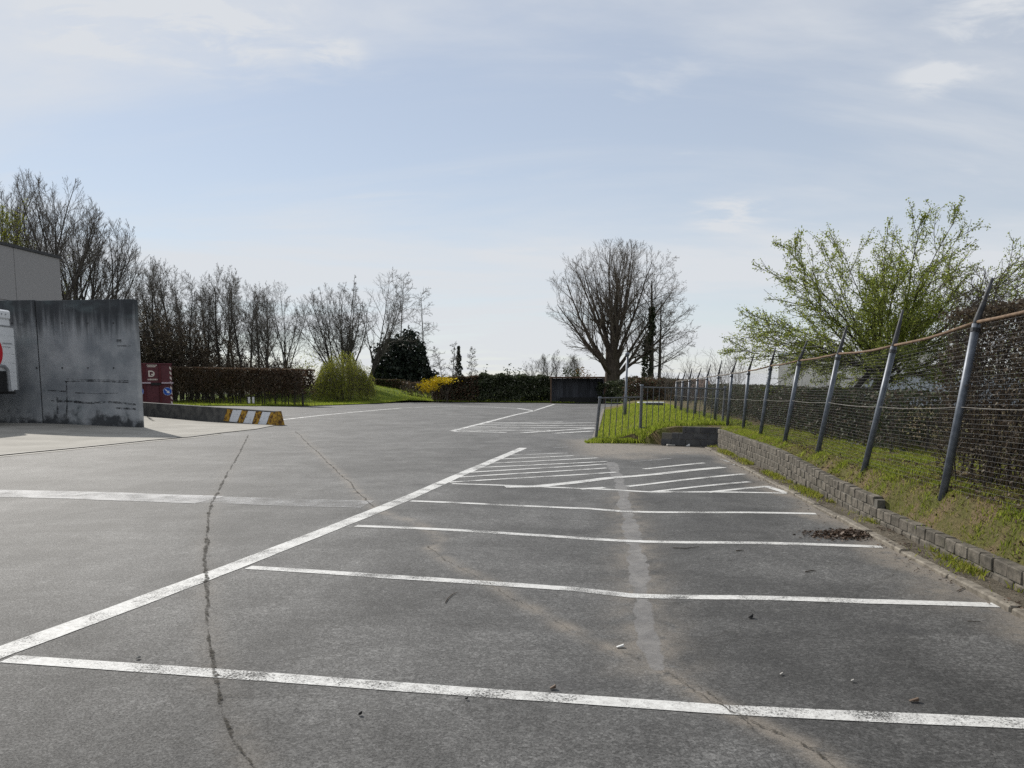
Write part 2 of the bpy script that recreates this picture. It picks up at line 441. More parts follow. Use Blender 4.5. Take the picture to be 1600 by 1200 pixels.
leafmat('dead_leaf', (0.035, 0.024, 0.016), (0.08, 0.052, 0.035), (0.18, 0.13, 0.095), 0.15)
simple('bark', (0.040, 0.036, 0.032), (0.085, 0.078, 0.068), 10, 0.95, 0.1, bump=0.8, stretch=(1, 1, 0.2))
simple('bark_brown', (0.055, 0.044, 0.036), (0.11, 0.09, 0.072), 9, 0.95, 0.1, bump=0.8, stretch=(1, 1, 0.2))
simple('twig', (0.11, 0.10, 0.088), (0.17, 0.155, 0.135), 6, 0.9, 0.15)
simple('twig_warm', (0.10, 0.085, 0.068), (0.16, 0.135, 0.108), 6, 0.9, 0.15)
simple('twig_dark', (0.05, 0.042, 0.035), (0.11, 0.094, 0.076), 6, 0.9, 0.15)
simple('galvanised', (0.10, 0.115, 0.14), (0.17, 0.19, 0.22), 14, 0.5, 0.5, 0.35, per=0.08)
simple('dark_steel', (0.035, 0.037, 0.042), (0.075, 0.077, 0.082), 15, 0.6, 0.4, 0.2)
simple('railing_steel', (0.10, 0.105, 0.115), (0.17, 0.175, 0.185), 15, 0.55, 0.4, 0.3)
simple('rusty_rail', (0.115, 0.072, 0.045), (0.23, 0.155, 0.098), 14, 0.8, 0.3)
simple('grey_rail', (0.13, 0.12, 0.11), (0.22, 0.19, 0.16), 14, 0.7, 0.3)
simple('wire', (0.10, 0.10, 0.105), (0.16, 0.16, 0.165), 10, 0.6, 0.4, 0.3)
simple('light_wire', (0.28, 0.27, 0.25), (0.4, 0.38, 0.35), 10, 0.6, 0.4, 0.3)
simple('plank', (0.040, 0.042, 0.048), (0.095, 0.10, 0.115), 6, 0.85, bump=0.4, stretch=(3, 3, 0.25), per=0.35)
simple('cap_brown', (0.075, 0.045, 0.03), (0.12, 0.075, 0.05), 6, 0.85)
simple('white_cladding', (0.74, 0.73, 0.69), (0.80, 0.79, 0.75), 1.5, 0.6)
simple('pale_cladding', (0.45, 0.50, 0.56), (0.50, 0.55, 0.61), 1.5, 0.6)
simple('brown_roof', (0.14, 0.085, 0.06), (0.19, 0.12, 0.09), 2, 0.8)
simple('litter_white', (0.62, 0.62, 0.60), (0.75, 0.75, 0.73), 20, 0.7)
simple('stone_pebble', (0.3, 0.29, 0.27), (0.45, 0.43, 0.4), 20, 0.8)

# ------------------------------------------------------------------ numpy geometry
def smooth01(t):
    t = np.clip(t, 0, 1); return t * t * (3 - 2 * t)
def lump(x, y, f=1.0, seed=0):
    """cheap smooth noise, about -1..1"""
    x = np.asarray(x, float) * f; y = np.asarray(y, float) * f
    r = np.random.default_rng(seed); o = np.zeros(np.broadcast(x, y).shape)
    for k in range(5):
        a = r.uniform(0, 6.28); w = r.uniform(0.6, 1.7) * (1.35 ** k); ph = r.uniform(0, 6.28)
        o = o + np.sin((x * math.cos(a) + y * math.sin(a)) * w * 2.2 + ph) / (1 + 0.35 * k)
    return o / 3.0
def grid_mesh(name, X, Y, Z, smooth=True):
    ny, nx = X.shape
    V = np.stack([X, Y, Z], -1).reshape(-1, 3)
    i = np.arange(ny - 1)[:, None] * nx + np.arange(nx - 1)[None, :]
    F = np.stack([i, i + 1, i + nx + 1, i + nx], -1).reshape(-1, 4)
    return mesh_np(name, V, F, smooth)
def skirted(X, Y, Z, depth=0.6):
    f = lambda A: np.concatenate([A[:1], A], 0)
    X, Y, Z2 = f(X), f(Y), f(Z); Z2[0] -= depth
    g = lambda A: np.concatenate([A[:, :1], A], 1)
    X, Y, Z3 = g(X), g(Y), g(Z2); Z3[:, 0] -= depth
    return X, Y, Z3
def frusta(p0, p1, r0, r1, k=3):
    d = p1 - p0; L = np.linalg.norm(d, axis=1, keepdims=True); d = d / np.maximum(L, 1e-6)
    ref = np.where(np.abs(d[:, 2:3]) > 0.9, np.array([[1.0, 0, 0]]), np.array([[0, 0, 1.0]]))
    a = np.cross(d, ref); a /= np.linalg.norm(a, axis=1, keepdims=True); b = np.cross(d, a)
    t = np.arange(k) * 2 * math.pi / k
    off = a[:, None, :] * np.cos(t)[None, :, None] + b[:, None, :] * np.sin(t)[None, :, None]
    q0 = (p0 - d * r0[:, None] * 0.3)[:, None, :] + off * r0[:, None, None]
    q1 = (p1 + d * r1[:, None] * 0.3)[:, None, :] + off * r1[:, None, None]
    V = np.concatenate([q0, q1], 1).reshape(-1, 3)
    n = len(p0); j = np.arange(k); jn = (j + 1) % k
    F = np.stack([j, jn, jn + k, j + k], -1)[None] + (np.arange(n) * 2 * k)[:, None, None]
    return V, F.reshape(-1, 4)
def cards(c, size, rng, up=0.0, aspect=0.6, axis=None):
    """folded leaf: two triangles per leaf as one quad, free orientation"""
    n = len(c)
    a = rng.normal(size=(n, 3))
    if axis is not None: a = a * 0.5 + axis
    a[:, 2] += up
    a /= np.linalg.norm(a, axis=1, keepdims=True)
    b = np.cross(a, rng.normal(size=(n, 3))); b /= np.maximum(np.linalg.norm(b, axis=1, keepdims=True), 1e-6)
    s = (np.asarray(size) * rng.uniform(0.6, 1.3, n))[:, None] if np.ndim(size) == 0 else np.asarray(size)[:, None]
    nn = np.cross(a, b)
    V = np.stack([c - a * s * 0.5, c + b * s * 0.5 * aspect + nn * s * 0.08, c + a * s * 0.5, c - b * s * 0.5 * aspect + nn * s * 0.08], 1).reshape(-1, 3)
    F = np.arange(4 * n).reshape(n, 4)
    return V, F
def blades(x, y, z, h, w, rng, lean=0.5):
    n = len(x); az = rng.uniform(0, 2 * math.pi, n); la = rng.uniform(0, 2 * math.pi, n); ln = rng.uniform(0, lean, n) * h
    c = np.stack([x, y, z], -1); s = np.stack([np.cos(az), np.sin(az), np.zeros(n)], -1) * (w * 0.5)[:, None]
    mid = c + np.stack([np.cos(la) * ln * 0.35, np.sin(la) * ln * 0.35, h * 0.6], -1)
    tip = c + np.stack([np.cos(la) * ln, np.sin(la) * ln, h], -1)
    V = np.stack([c - s, c + s, mid + s * 0.7, tip, mid - s * 0.7], 1).reshape(-1, 3)
    F = (np.arange(n) * 5)[:, None] + np.arange(5)[None, :]
    return V, F

# ------------------------------------------------------------------ trees
def norm(a): return a / np.maximum(np.linalg.norm(a, axis=-1, keepdims=True), 1e-9)
def env_exit(p, d, env):
    c, r = np.array(env[:3], float), np.array(env[3:], float)
    q = (p - c) / r; e = d / r
    a = (e * e).sum(-1); b = (q * e).sum(-1); cc = (q * q).sum(-1) - 1
    disc = b * b - a * cc
    t = (-b + np.sqrt(np.maximum(disc, 0))) / a
    return np.where((disc < 0) | (t < 0), 0.25, t)
def grow(seed, bases, levels, env=None):
    """bases: list of (pos, dir, length, radius). levels: dicts. returns per-level segments and twig nodes"""
    rng = np.random.default_rng(seed)
    Pp = np.array([b[0] for b in bases], float); D = norm(np.array([b[1] for b in bases], float))
    L = np.array([b[2] for b in bases], float); Rr = np.array([b[3] for b in bases], float)
    segs, tips = [], None
    for li, lv in enumerate(levels):
        ns = lv['seg']; N = len(Pp)
        nodes = np.zeros((ns + 1, N, 3)); dirs = np.zeros((ns + 1, N, 3)); rads = np.zeros((ns + 1, N))
        nodes[0], dirs[0], rads[0] = Pp, D, Rr
        d = D.copy(); p = Pp.copy()
        for k in range(ns):
            d = norm(d + rng.normal(size=(N, 3)) * lv['wander'] + np.array([0, 0, lv['up']]) + np.array(lv.get('pull', (0, 0, 0))))
            p = p + d * (L / ns)[:, None]
            nodes[k+1], dirs[k+1] = p, d
            rads[k+1] = Rr * (1 - (1 - lv['tip']) * ((k + 1) / ns) ** lv.get('tp', 0.8))
        rads = np.maximum(rads, lv.get('rmin', 0.003))
        segs.append((nodes[:-1].reshape(-1, 3), nodes[1:].reshape(-1, 3), rads[:-1].ravel(), rads[1:].ravel()))
        tips = (nodes, dirs)
        if li + 1 == len(levels): break
        nx = levels[li + 1]
        nc = nx['n']; t = rng.uniform(nx.get('t0', 0.3), 1.0, (N, nc))
        # spread evenly along the parent
        t = nx.get('t0', 0.3) + (1 - nx.get('t0', 0.3)) * (np.arange(nc)[None, :] + rng.uniform(0.1, 0.9, (N, nc))) / nc
        f = t * ns; i0 = np.minimum(f.astype(int), ns - 1); fr = (f - i0)[..., None]
        bi = np.arange(N)[:, None]
        pos = nodes[i0, bi] * (1 - fr) + nodes[i0 + 1, bi] * fr
        dd = dirs[np.minimum(i0 + 1, ns), bi]
        rr = rads[i0, bi] * (1 - fr[..., 0]) + rads[i0 + 1, bi] * fr[..., 0]
        az = rng.uniform(0, 2 * math.pi, (N, 1)) + np.arange(nc)[None, :] * 2.4 + rng.normal(size=(N, nc)) * 0.4
        ref = np.where(np.abs(dd[..., 2:3]) > 0.9, np.array([1.0, 0, 0]), np.array([0, 0, 1.0]))
        a = norm(np.cross(dd, ref)); b = np.cross(dd, a)
        ang = np.radians(rng.normal(nx['ang'], nx.get('asd', 8), (N, nc)))
        if 'ang_top' in nx: ang = np.radians(nx['ang'] + (nx['ang_top'] - nx['ang']) * t + rng.normal(size=(N, nc)) * nx.get('asd', 8))
        cd = dd * np.cos(ang)[..., None] + (a * np.cos(az)[..., None] + b * np.sin(az)[..., None]) * np.sin(ang)[..., None]
        ll = L[:, None] * nx['ratio'] * (1 - nx.get('fall', 0.4) * t) * rng.uniform(0.65, 1.25, (N, nc))
        if env is not None:
            ex = env_exit(pos, cd, env)
            ll = ex * rng.uniform(*nx['fit'], (N, nc)) if 'fit' in nx else np.minimum(ll, ex * rng.uniform(0.8, 1.15, (N, nc)) + 0.08)
        cr = np.minimum(rr * nx.get('rr', 0.6), nx.get('rmax', 9))
        Pp, D, L, Rr = pos.reshape(-1, 3), cd.reshape(-1, 3), ll.ravel(), cr.ravel()
    return segs, tips, rng
def seg_mesh(name, segs, ks):
    Vs, Fs, o = [], [], 0
    for s, k in zip(segs, ks):
        V, F = frusta(*s, k=k); Vs.append(V); Fs.append(F + o); o += len(V)
    return mesh_np(name, np.concatenate(Vs), np.concatenate(Fs), True)
def lvl(seg, wander, up, tip, **k): return dict(seg=seg, wander=wander, up=up, tip=tip, **k)
SLIM = [lvl(8, 0.05, 0.05, 0.15),
        lvl(5, 0.09, 0.09, 0.25, n=20, t0=0.36, ang=44, ang_top=26, ratio=0.36, fall=0.35, rr=0.42),
        lvl(4, 0.14, 0.07, 0.35, n=8, t0=0.15, ang=38, ratio=0.48, rr=0.6, rmin=0.011),
        lvl(3, 0.18, 0.05, 0.5, n=7, t0=0.15, ang=38, ratio=0.5, rr=0.6, rmin=0.008),
        lvl(2, 0.2, 0.05, 0.7, n=5, t0=0.2, ang=36, ratio=0.55, rr=0.7, rmin=0.007)]
FORK = [lvl(5, 0.07, 0.04, 0.55),
        lvl(8, 0.07, 0.05, 0.15, n=8, t0=0.42, ang=46, ang_top=14, ratio=1.55, fall=0.25, rr=0.55, fit=(0.82, 1.0)),
        lvl(5, 0.13, 0.07, 0.3, n=11, t0=0.2, ang=38, ratio=0.40, fall=0.45, rr=0.5),
        lvl(4, 0.16, 0.05, 0.45, n=8, t0=0.15, ang=38, ratio=0.48, rr=0.6, rmin=0.009),
        lvl(3, 0.2, 0.05, 0.6, n=7, t0=0.15, ang=38, ratio=0.5, rr=0.7, rmin=0.007)]
WILLOW = [lvl(6, 0.05, 0.05, 0.35),
          lvl(8, 0.06, 0.06, 0.15, n=12, t0=0.22, ang=50, ang_top=14, ratio=0.85, fall=0.45, rr=0.58, fit=(0.75, 1.0)),
          lvl(6, 0.08, 0.07, 0.3, n=10, t0=0.18, ang=30, ratio=0.46, fall=0.4, rr=0.5, rmax=0.045),
          lvl(4, 0.10, 0.07, 0.45, n=8, t0=0.12, ang=28, ratio=0.48, rr=0.55, rmin=0.008),
          lvl(3, 0.12, 0.06, 0.6, n=6, t0=0.12, ang=26, ratio=0.52, rr=0.7, rmin=0.0065)]
LARCH = [lvl(8, 0.02, 0.05, 0.12),
         lvl(4, 0.08, 0.02, 0.3, n=32, t0=0.2, ang=78, ang_top=60, ratio=0.20, fall=0.6, rr=0.4, rmin=0.014),
         lvl(3, 0.15, 0.02, 0.5, n=8, t0=0.1, ang=50, ratio=0.5, rr=0.6, rmin=0.011),
         lvl(2, 0.2, 0.04, 0.6, n=5, t0=0.2, ang=40, ratio=0.5, rr=0.7, rmin=0.009)]
SHRUB = [lvl(5, 0.10, 0.06, 0.3),
         lvl(4, 0.14, 0.06, 0.4, n=7, t0=0.15, ang=32, ratio=0.55, rr=0.6, rmin=0.006),
         lvl(3, 0.18, 0.05, 0.5, n=6, t0=0.15, ang=34, ratio=0.5, rr=0.7, rmin=0.004),
         lvl(2, 0.2, 0.05, 0.6, n=4, t0=0.2, ang=36, ratio=0.5, rr=0.7, rmin=0.003)]
def tree_mesh(seed, levels, bases, thick=2, ks=(8, 6, 4, 3, 3), env=None):
    segs, tips, rng = grow(seed, bases, levels, env)
    tm = seg_mesh('trunk', segs[:thick], ks[:thick]); cm = seg_mesh('crown', segs[thick:], ks[thick:len(segs)])
    return tm, cm, tips, rng
def tree(name, loc, tm, cm, label, cat='tree', group=None, bark='bark', twig='twig', rot=0.0, scale=(1, 1, 1)):
    root = empty(name, loc, label, cat, group)
    root.rotation_euler = (0, 0, rot); root.scale = scale
    for nm, me, mt in (('trunk', tm, bark), ('crown', cm, twig)):
        if len(me.materials) == 0: me.materials.append(M[mt])
        o = bpy.data.objects.new(nm, me); COL.objects.link(o); o.parent = root
    return root
def local_part(name, V, F, mat, root, smooth=False):
    me = mesh_np(name, V, F, smooth); me.materials.append(M[mat])
    o = bpy.data.objects.new(name, me); COL.objects.link(o); o.parent = root
    return o

# ================================================================== THE SETTING
# field to the horizon
X, Y = np.meshgrid(np.linspace(-900, 900, 13), np.linspace(-300, 1500, 13))
ground = link('ground', grid_mesh('ground', X, Y, np.full_like(X, -0.14)), M['field'])
tag(ground, kind='structure')

# asphalt
def spaced(parts):
    return np.concatenate([np.arange(a, b, s) for a, b, s in parts])
xs = spaced([(-70, -30, 2.0), (-30, -12, 0.5), (-12, -5, 0.2), (-5, 5.5, 0.045), (5.5, 9, 0.3), (9, 22.1, 1.0)])
ys = spaced([(-25, 0, 1.0), (0, 2.6, 0.2), (2.6, 9, 0.045), (9, 14, 0.09), (14, 26, 0.2), (26, 96.1, 1.0)])
X, Y = np.meshgrid(xs, ys)
asphalt = link('asphalt', grid_mesh('asphalt', X, Y, zg(X, Y)), M['asphalt'])
tag(asphalt, kind='structure')
def polydist(X, Y, pts):
    d = np.full(X.shape, 1e9)
    for a, b in zip(pts, pts[1:]):
        ax, ay, bx, by = a.x, a.y, b.x, b.y
        L2 = max((bx-ax)**2 + (by-ay)**2, 1e-9)
        t = np.clip(((X-ax)*(bx-ax) + (Y-ay)*(by-ay)) / L2, 0, 1)
        d = np.minimum(d, np.hypot(X - ax - t*(bx-ax), Y - ay - t*(by-ay)))
    return d
CR_LEFT = [G(*q) for q in [(388, 680), (372, 712), (355, 740), (343, 765), (330, 788), (325, 815), (322, 850), (321, 885), (323, 920), (323, 960), (327, 1000), (334, 1045), (341, 1080), (350, 1120), (372, 1165), (400, 1205), (440, 1250)]]
CR_MID = [G(*q) for q in [(462, 674), (485, 697), (512, 722), (540, 748), (560, 770), (585, 793), (612, 806), (650, 815), (672, 829), (687, 842), (672, 856), (698, 876), (735, 895), (770, 912), (800, 935), (850, 960), (893, 985), (930, 1003), (968, 1018), (1000, 1033), (1038, 1050)]]
CR_RIGHT = [G(*q) for q in [(1038, 1050), (1075, 1075), (1110, 1095), (1145, 1113), (1180, 1130), (1215, 1147), (1252, 1163), (1300, 1196), (1350, 1230)]]
PATCH = [G(*q) for q in [(955, 722), (964, 745), (974, 768), (976, 792), (985, 815), (989, 840), (996, 875), (999, 910), (1004, 945), (1006, 980), (1015, 1010), (1030, 1045)]]
tone = np.ones(X.shape)
dv = X - np.interp(Y, VAL_Y, VAL_X)
tone -= 0.20 * smooth01((dv + 0.05) / 0.25) * smooth01((13.5 - Y) / 2) * smooth01((2.6 - dv) / 1.2)
tone -= 0.13 * np.exp(-((Y - 9.0 + 0.07 * X + 0.1 * lump(X, Y, 1.0, 3)) / 0.28) ** 2) * smooth01((X + 2.4) / 1.0)      # tyre-darkened band
tone += 0.07 * lump(X, Y, 0.35, 5) + 0.10 * smooth01((Y - 12) / 20)
dust = 1.0 * np.exp(-(polydist(X, Y, CR_MID) / 0.09) ** 2) * (0.55 + 0.45 * lump(X, Y, 3.0, 8))
dust = np.maximum(dust, 1.0 * np.exp(-(polydist(X, Y, PATCH[2:]) / 0.24) ** 2) * (0.5 + 0.5 * lump(X, Y, 3.5, 9)))
dust = np.maximum(dust, 0.9 * np.exp(-(polydist(X, Y, CR_RIGHT) / 0.08) ** 2))
dust = np.maximum(dust, 0.35 * np.exp(-(polydist(X, Y, CR_LEFT) / 0.10) ** 2) * (0.5 + 0.5 * lump(X, Y, 2.0, 4)))
# washed-in dirt along the kerb and at the foot of the island
KO = Vector((3.09, 0, 0)); KD = Vector((0.0995, 0.99504, 0)); KN = Vector((0.99504, -0.0995, 0))
lat = (X - KO.x) * KN.x + Y * KN.y
dust = np.maximum(dust, 0.95 * smooth01((lat + 0.42 + 0.22 * lump(X, Y, 1.1, 2)) / 0.4) * (Y > -5) * smooth01((24 - Y) / 3) * 0.9)
dust = np.maximum(dust, 1.0 * smooth01((Y - 17.2 + 1.0 * lump(X, Y, 0.9, 6)) / 2.4) * smooth01((X - 1.2) / 1.2) * smooth01((24.5 - Y) / 1.5))
seam_d = polydist(X, Y, PATCH)
hw = np.interp(Y, [p.y for p in PATCH][::-1], np.linspace(0.055, 0.10, len(PATCH)))
hw = hw * (1 + 0.5 * lump(X * 0.5, Y, 1.7, 27) + 0.3 * lump(X, Y, 6.0, 28))
seam = smooth01((hw - seam_d) / 0.07 + 0.5) * (Y > PATCH[-1].y - 0.05)
tone -= 0.22 * np.exp(-(polydist(X, Y, CR_LEFT) / 0.05) ** 2)
tone += 0.09 * lump(X, Y, 0.9, 15) - 0.10 * smooth01((lump(X, Y, 0.6, 16) - 0.35) / 0.3)
for kx, ky, kr in ((-4.2, 9.5, 0.5), (1.9, 6.4, 0.35), (0.3, 8.2, 0.45), (2.6, 9.3, 0.5), (-1.2, 6.1, 0.4), (2.3, 4.6, 0.4)):
    tone -= 0.16 * np.exp(-((X - kx) ** 2 + ((Y - ky) * 0.6) ** 2) / kr ** 2)
for off in (0.0, 1.55):      # tyre tracks sweeping through the lane on the left
    dtr = np.abs(X + 6.2 + off - 0.012 * (Y - 12) ** 2)
    tone -= 0.09 * np.exp(-(dtr / 0.16) ** 2) * smooth01((Y - 6) / 4) * smooth01((30 - Y) / 8)
for qx, qy, ra_ in ((1500, 930, 0.35), (1400, 850, 0.3), (1200, 690, 0.8), (1250, 745, 0.5)):
    q = G(qx, qy); dust = np.maximum(dust, 1.0 * np.exp(-((X - q.x) ** 2 + ((Y - q.y) * 0.7) ** 2) / ra_ ** 2) * (0.6 + 0.4 * lump(X, Y, 3, 19)))
for nm, arr in (('tone', tone), ('dust', np.clip(dust, 0, 1)), ('seam', seam)):
    at_ = asphalt.data.attributes.new(nm, 'FLOAT', 'POINT'); at_.data.foreach_set('value', arr.ravel().astype(np.float32))

# painted lines: sheets 4 mm above the asphalt
def resample(pts, step):
    out = [pts[0]]
    for a, b in zip(pts, pts[1:]):
        n = max(1, int((Vector(b) - Vector(a)).length / step))
        out += [a.lerp(b, i / n) for i in range(1, n + 1)]
    return out
def strip(name, pts, w, mat, up=0.004, jit=0.0, step=0.2, parent=asphalt, seed=0):
    pts = resample(pts, step); r = random.Random(seed); V, F = [], []; wob = {-1: 0.0, 1: 0.0}
    for i, p in enumerate(pts):
        d = (pts[min(i+1, len(pts)-1)] - pts[max(i-1, 0)]); d.z = 0; d.normalize()
        n = Vector((-d.y, d.x, 0)); ww = w[0] + (w[1] - w[0]) * i / (len(pts) - 1) if isinstance(w, tuple) else w
        for sgn in (-1, 1):
            wob[sgn] = wob[sgn] * 0.72 + r.uniform(-jit, jit) * 0.7
            q = p + n * sgn * (ww * 0.5 * max(0.05, 1 + wob[sgn]))
            V.append((q.x, q.y, float(zg(q.x, q.y)) + up))
    F = [(2*i, 2*i+1, 2*i+3, 2*i+2) for i in range(len(pts) - 1)]
    # face upwards whatever the drawing direction
    me = mesh_py(name, V, F)
    if me.polygons[0].normal.z < 0: me.flip_normals()
    return link(name, me, M[mat], parent)
def line(pxs, w, mat='line_paint', name='bay_line', up=0.004, jit=0.06):
    return strip(name, [G(*q) for q in pxs], w, mat, up, jit, 0.15)
line([(-330, 1140), (-120, 1066), (0, 1020), (190, 951), (380, 880), (548, 814), (640, 777), (712, 745), (775, 718), (818, 700)], (0.2, 0.22), up=0.0045)
line([(12, 1030), (330, 1052), (640, 1075), (900, 1093), (1140, 1110), (1370, 1121), (1600, 1131), (1760, 1139)], 0.125)
line([(388, 887), (600, 901), (770, 912), (900, 921), (985, 931), (1150, 934), (1350, 940), (1558, 946)], 0.125)
line([(556, 822), (700, 828), (860, 838), (968, 845), (1100, 848), (1378, 855)], 0.125)
line([(642, 783), (800, 790), (920, 795), (970, 799), (1120, 801), (1275, 803)], 0.125)
line([(706, 756), (850, 761), (951, 765), (1020, 769), (1229, 771)], 0.125)
Z4 = lambda x, y: (700 + x * 0.34375, 660 + y * 0.34375)
for a, b, w, mt in [((300, 133), (430, 130), .12, 'faded_paint'), ((270, 150), (545, 140), .12, 'old_paint'), ((228, 168), (570, 152), .12, 'line_paint'),
                    ((188, 187), (680, 162), .12, 'line_paint'), ((148, 206), (720, 178), .12, 'line_paint'), ((98, 228), (720, 190), .12, 'line_paint'),
                    ((48, 250), (722, 208), .12, 'line_paint'), ((4, 273), (765, 227), .12, 'line_paint'), ((600, 304), (712, 297), .14, 'line_paint'),
                    ((890, 213), (1165, 185), .13, 'line_paint'), ((815, 292), (1345, 235), .14, 'line_paint'), ((925, 317), (1370, 271), .13, 'line_paint'),
                    ((1180, 319), (1450, 292), .13, 'line_paint'), ((1440, 290), (1540, 321), .13, 'line_paint'), ((1010, 142), (1110, 134), .13, 'faded_paint'),
                    ((840, 180), (1010, 165), .13, 'faded_paint'), ((1190, 122), (1225, 132), .2, 'old_paint'), ((1250, 170), (1285, 180), .16, 'old_paint'), ((1290, 192), (1315, 192), .2, 'old_paint'), ((480, 116), (550, 112), .14, 'faded_paint')]:
    line([Z4(*a), Z4(*b)], w, mt, 'hatch_line', 0.0055)
line([Z4(260, 294), Z4(400, 292), Z4(560, 276), Z4(715, 256), Z4(780, 250), Z4(950, 236), Z4(1250, 205)], 0.22, 'line_paint', 'hatch_line', 0.006)
# broad worn stop line on the left
line([(-260, 765), (0, 771), (160, 775), (330, 781)], 0.72, 'worn_paint', 'stop_line', 0.0045)
line([(331, 781), (400, 783), (480, 786), (575, 788)], 0.62, 'faded_paint', 'stop_line', 0.0045)
# far bays
line([(706, 673.6), (760, 660), (802, 649), (834, 642), (866, 631.6)], 0.22, 'line_paint', 'bay_line', 0.0045)
Z5 = lambda x, y: (640 + x * 0.2, 500 + y * 0.2)
for a, b in [((340, 870), (760, 879)), ((380, 862), (1100, 862)), ((430, 845), (1445, 842)), ((480, 832), (1450, 822)), ((530, 818), (1450, 803)), ((575, 806), (1200, 797)), ((880, 882), (1445, 846)), ((1130, 886), (1440, 868))]:
    line([Z5(*a), Z5(*b)], 0.3, 'line_paint', 'hatch_line', 0.0055, 0.02)
line([(440, 656), (502, 649), (565, 643), (627, 637.6), (706, 634.5)], 0.3, 'line_paint', 'bay_line', 0.0045, 0.02)
line([(707, 634.5), (760, 636), (810, 638), (834, 642)], 0.3, 'line_paint', 'bay_line', 0.0045, 0.02)
line([(436, 650), (480, 646), (560, 639)], 0.25, 'faded_paint', 'bay_line', 0.0045, 0.02)
line([(867, 631.4), (932, 633)], 0.3, 'old_paint', 'bay_line', 0.0045, 0.02)
# cracks and the sealed seam, each a thin sheet over the paint
def crack(pts, w, seed, wander=0.02, step=0.022):
    """a broken, branching line of varying width"""
    r = random.Random(seed); pts = resample(pts, step); n = len(pts); V, F = [], []
    a = b_ = 0.0; run = None
    for i, p in enumerate(pts):
        d = (pts[min(i+1, n-1)] - pts[max(i-1, 0)]); d.z = 0; d.normalize(); nn = Vector((-d.y, d.x, 0))
        a = a * 0.93 + r.uniform(-1, 1) * wander * 0.38; b_ = b_ * 0.8 + r.uniform(-1, 1) * 0.5
        ww = (w[0] + (w[1] - w[0]) * i / n) * max(0.0, 0.75 + b_ * 0.7)
        if ww < 0.002: run = None; continue
        k = len(V)
        for sg in (-1, 1):
            q = p + nn * (a + sg * ww * 0.5 * r.uniform(0.7, 1.3)); V.append((q.x, q.y, float(zg(q.x, q.y)) + 0.008))
        if run is not None: F.append((run, run + 1, k + 1, k))
        run = k
        if r.random() < 0.012 and i < n - 20:      # a short side branch
            sd = nn * r.choice((-1, 1)) + d * r.uniform(0.2, 1.0); q0 = p + nn * a; prev = None
            for j in range(r.randint(5, 14)):
                q = q0 + sd * (j * 0.022) + nn * r.uniform(-.006, .006); k = len(V); bw = ww * 0.3 * (1 - j / 15)
                for sg in (-1, 1): V.append((q.x + d.x * sg * bw, q.y + d.y * sg * bw, float(zg(q.x, q.y)) + 0.0085))
                if prev is not None: F.append((prev, prev + 1, k + 1, k))
                prev = k
    return link('crack', mesh_py('crack', V, F), M['crack_fill'], asphalt)
crack(CR_LEFT[:5], (0.045, 0.04), 1, 0.012, 0.03)
crack(CR_LEFT[4:12], (0.038, 0.028), 2, 0.010, 0.016)
crack(CR_LEFT[11:], (0.028, 0.012), 3, 0.008, 0.012)
crack(CR_MID[:6], (0.030, 0.022), 4, 0.02, 0.03)
crack(CR_MID[9:], (0.010, 0.009), 5, 0.02, 0.016)
crack(CR_RIGHT, (0.008, 0.022), 6, 0.016, 0.012)
crack([G(*q) for q in [(1038, 1050), (1095, 1074), (1150, 1118), (1190, 1150), (1240, 1170)]], (0.006, 0.008), 8, 0.02, 0.012)
crack([G(*q) for q in [(1420, 880), (1380, 905), (1330, 935), (1260, 950)]], (0.006, 0.004), 10, 0.02, 0.014)

# concrete apron by the loading dock
FR = [G(*q) for q in [(-420, 760), (-150, 729), (0, 712), (150, 697.5), (230, 689), (300, 683), (345, 677), (400, 671)]]
def apron_z(x, back): return 0.02 + 0.17 * smooth01(back / 6.0) * smooth01((-12.5 - x) / 7.0)
n_u, n_v = 60, 24
fx = np.interp(np.linspace(0, 1, n_u), np.linspace(0, 1, len(FR)), [p.x for p in FR]); fy = np.interp(np.linspace(0, 1, n_u), np.linspace(0, 1, len(FR)), [p.y for p in FR])
end_back = 6.5 * smooth01(np.linspace(0, 1, n_u) * -1 + 1) 
BK = [(-60, 46), (-40, 46), (-30, 46), (-24, 45), (-20, 42), (-18.0, 37.5), (-13, 34.5), (-9.9, 32.3)]
bx = np.interp(np.linspace(0, 1, n_u), np.linspace(0, 1, 8), [b[0] for b in BK]); by = np.interp(np.linspace(0, 1, n_u), np.linspace(0, 1, 8), [b[1] for b in BK])
t = np.linspace(0, 1, n_v)[:, None]
AX = fx[None] * (1 - t) + bx[None] * t; AY = fy[None] * (1 - t) + by[None] * t
apron = link('concrete_apron', grid_mesh('concrete_apron', AX, AY, apron_z(AX, np.hypot(AX - fx, AY - fy))), M['apron_concrete'])
tag(apron, kind='structure')
strip('edge_gap_shade', [p + Vector((0, -0.02, 0)) for p in FR[:7]], 0.10, 'dark_trim', 0.026, 0.3, 0.5, apron)  # dark strip paints the slab-edge gap and its shadow
strip('edge_gap_shade', [p + Vector((0.05, -0.75, 0)) for p in FR[:7]], 0.07, 'dark_trim', 0.006, 0.5, 0.5, apron, 3)  # second dark strip, also a painted gap with edge shadow
strip('drain_channel', [p + Vector((0.03, -0.38, 0)) for p in FR[:7]], 0.5, 'apron_concrete', 0.005, 0.02, 0.5, apron, 4)

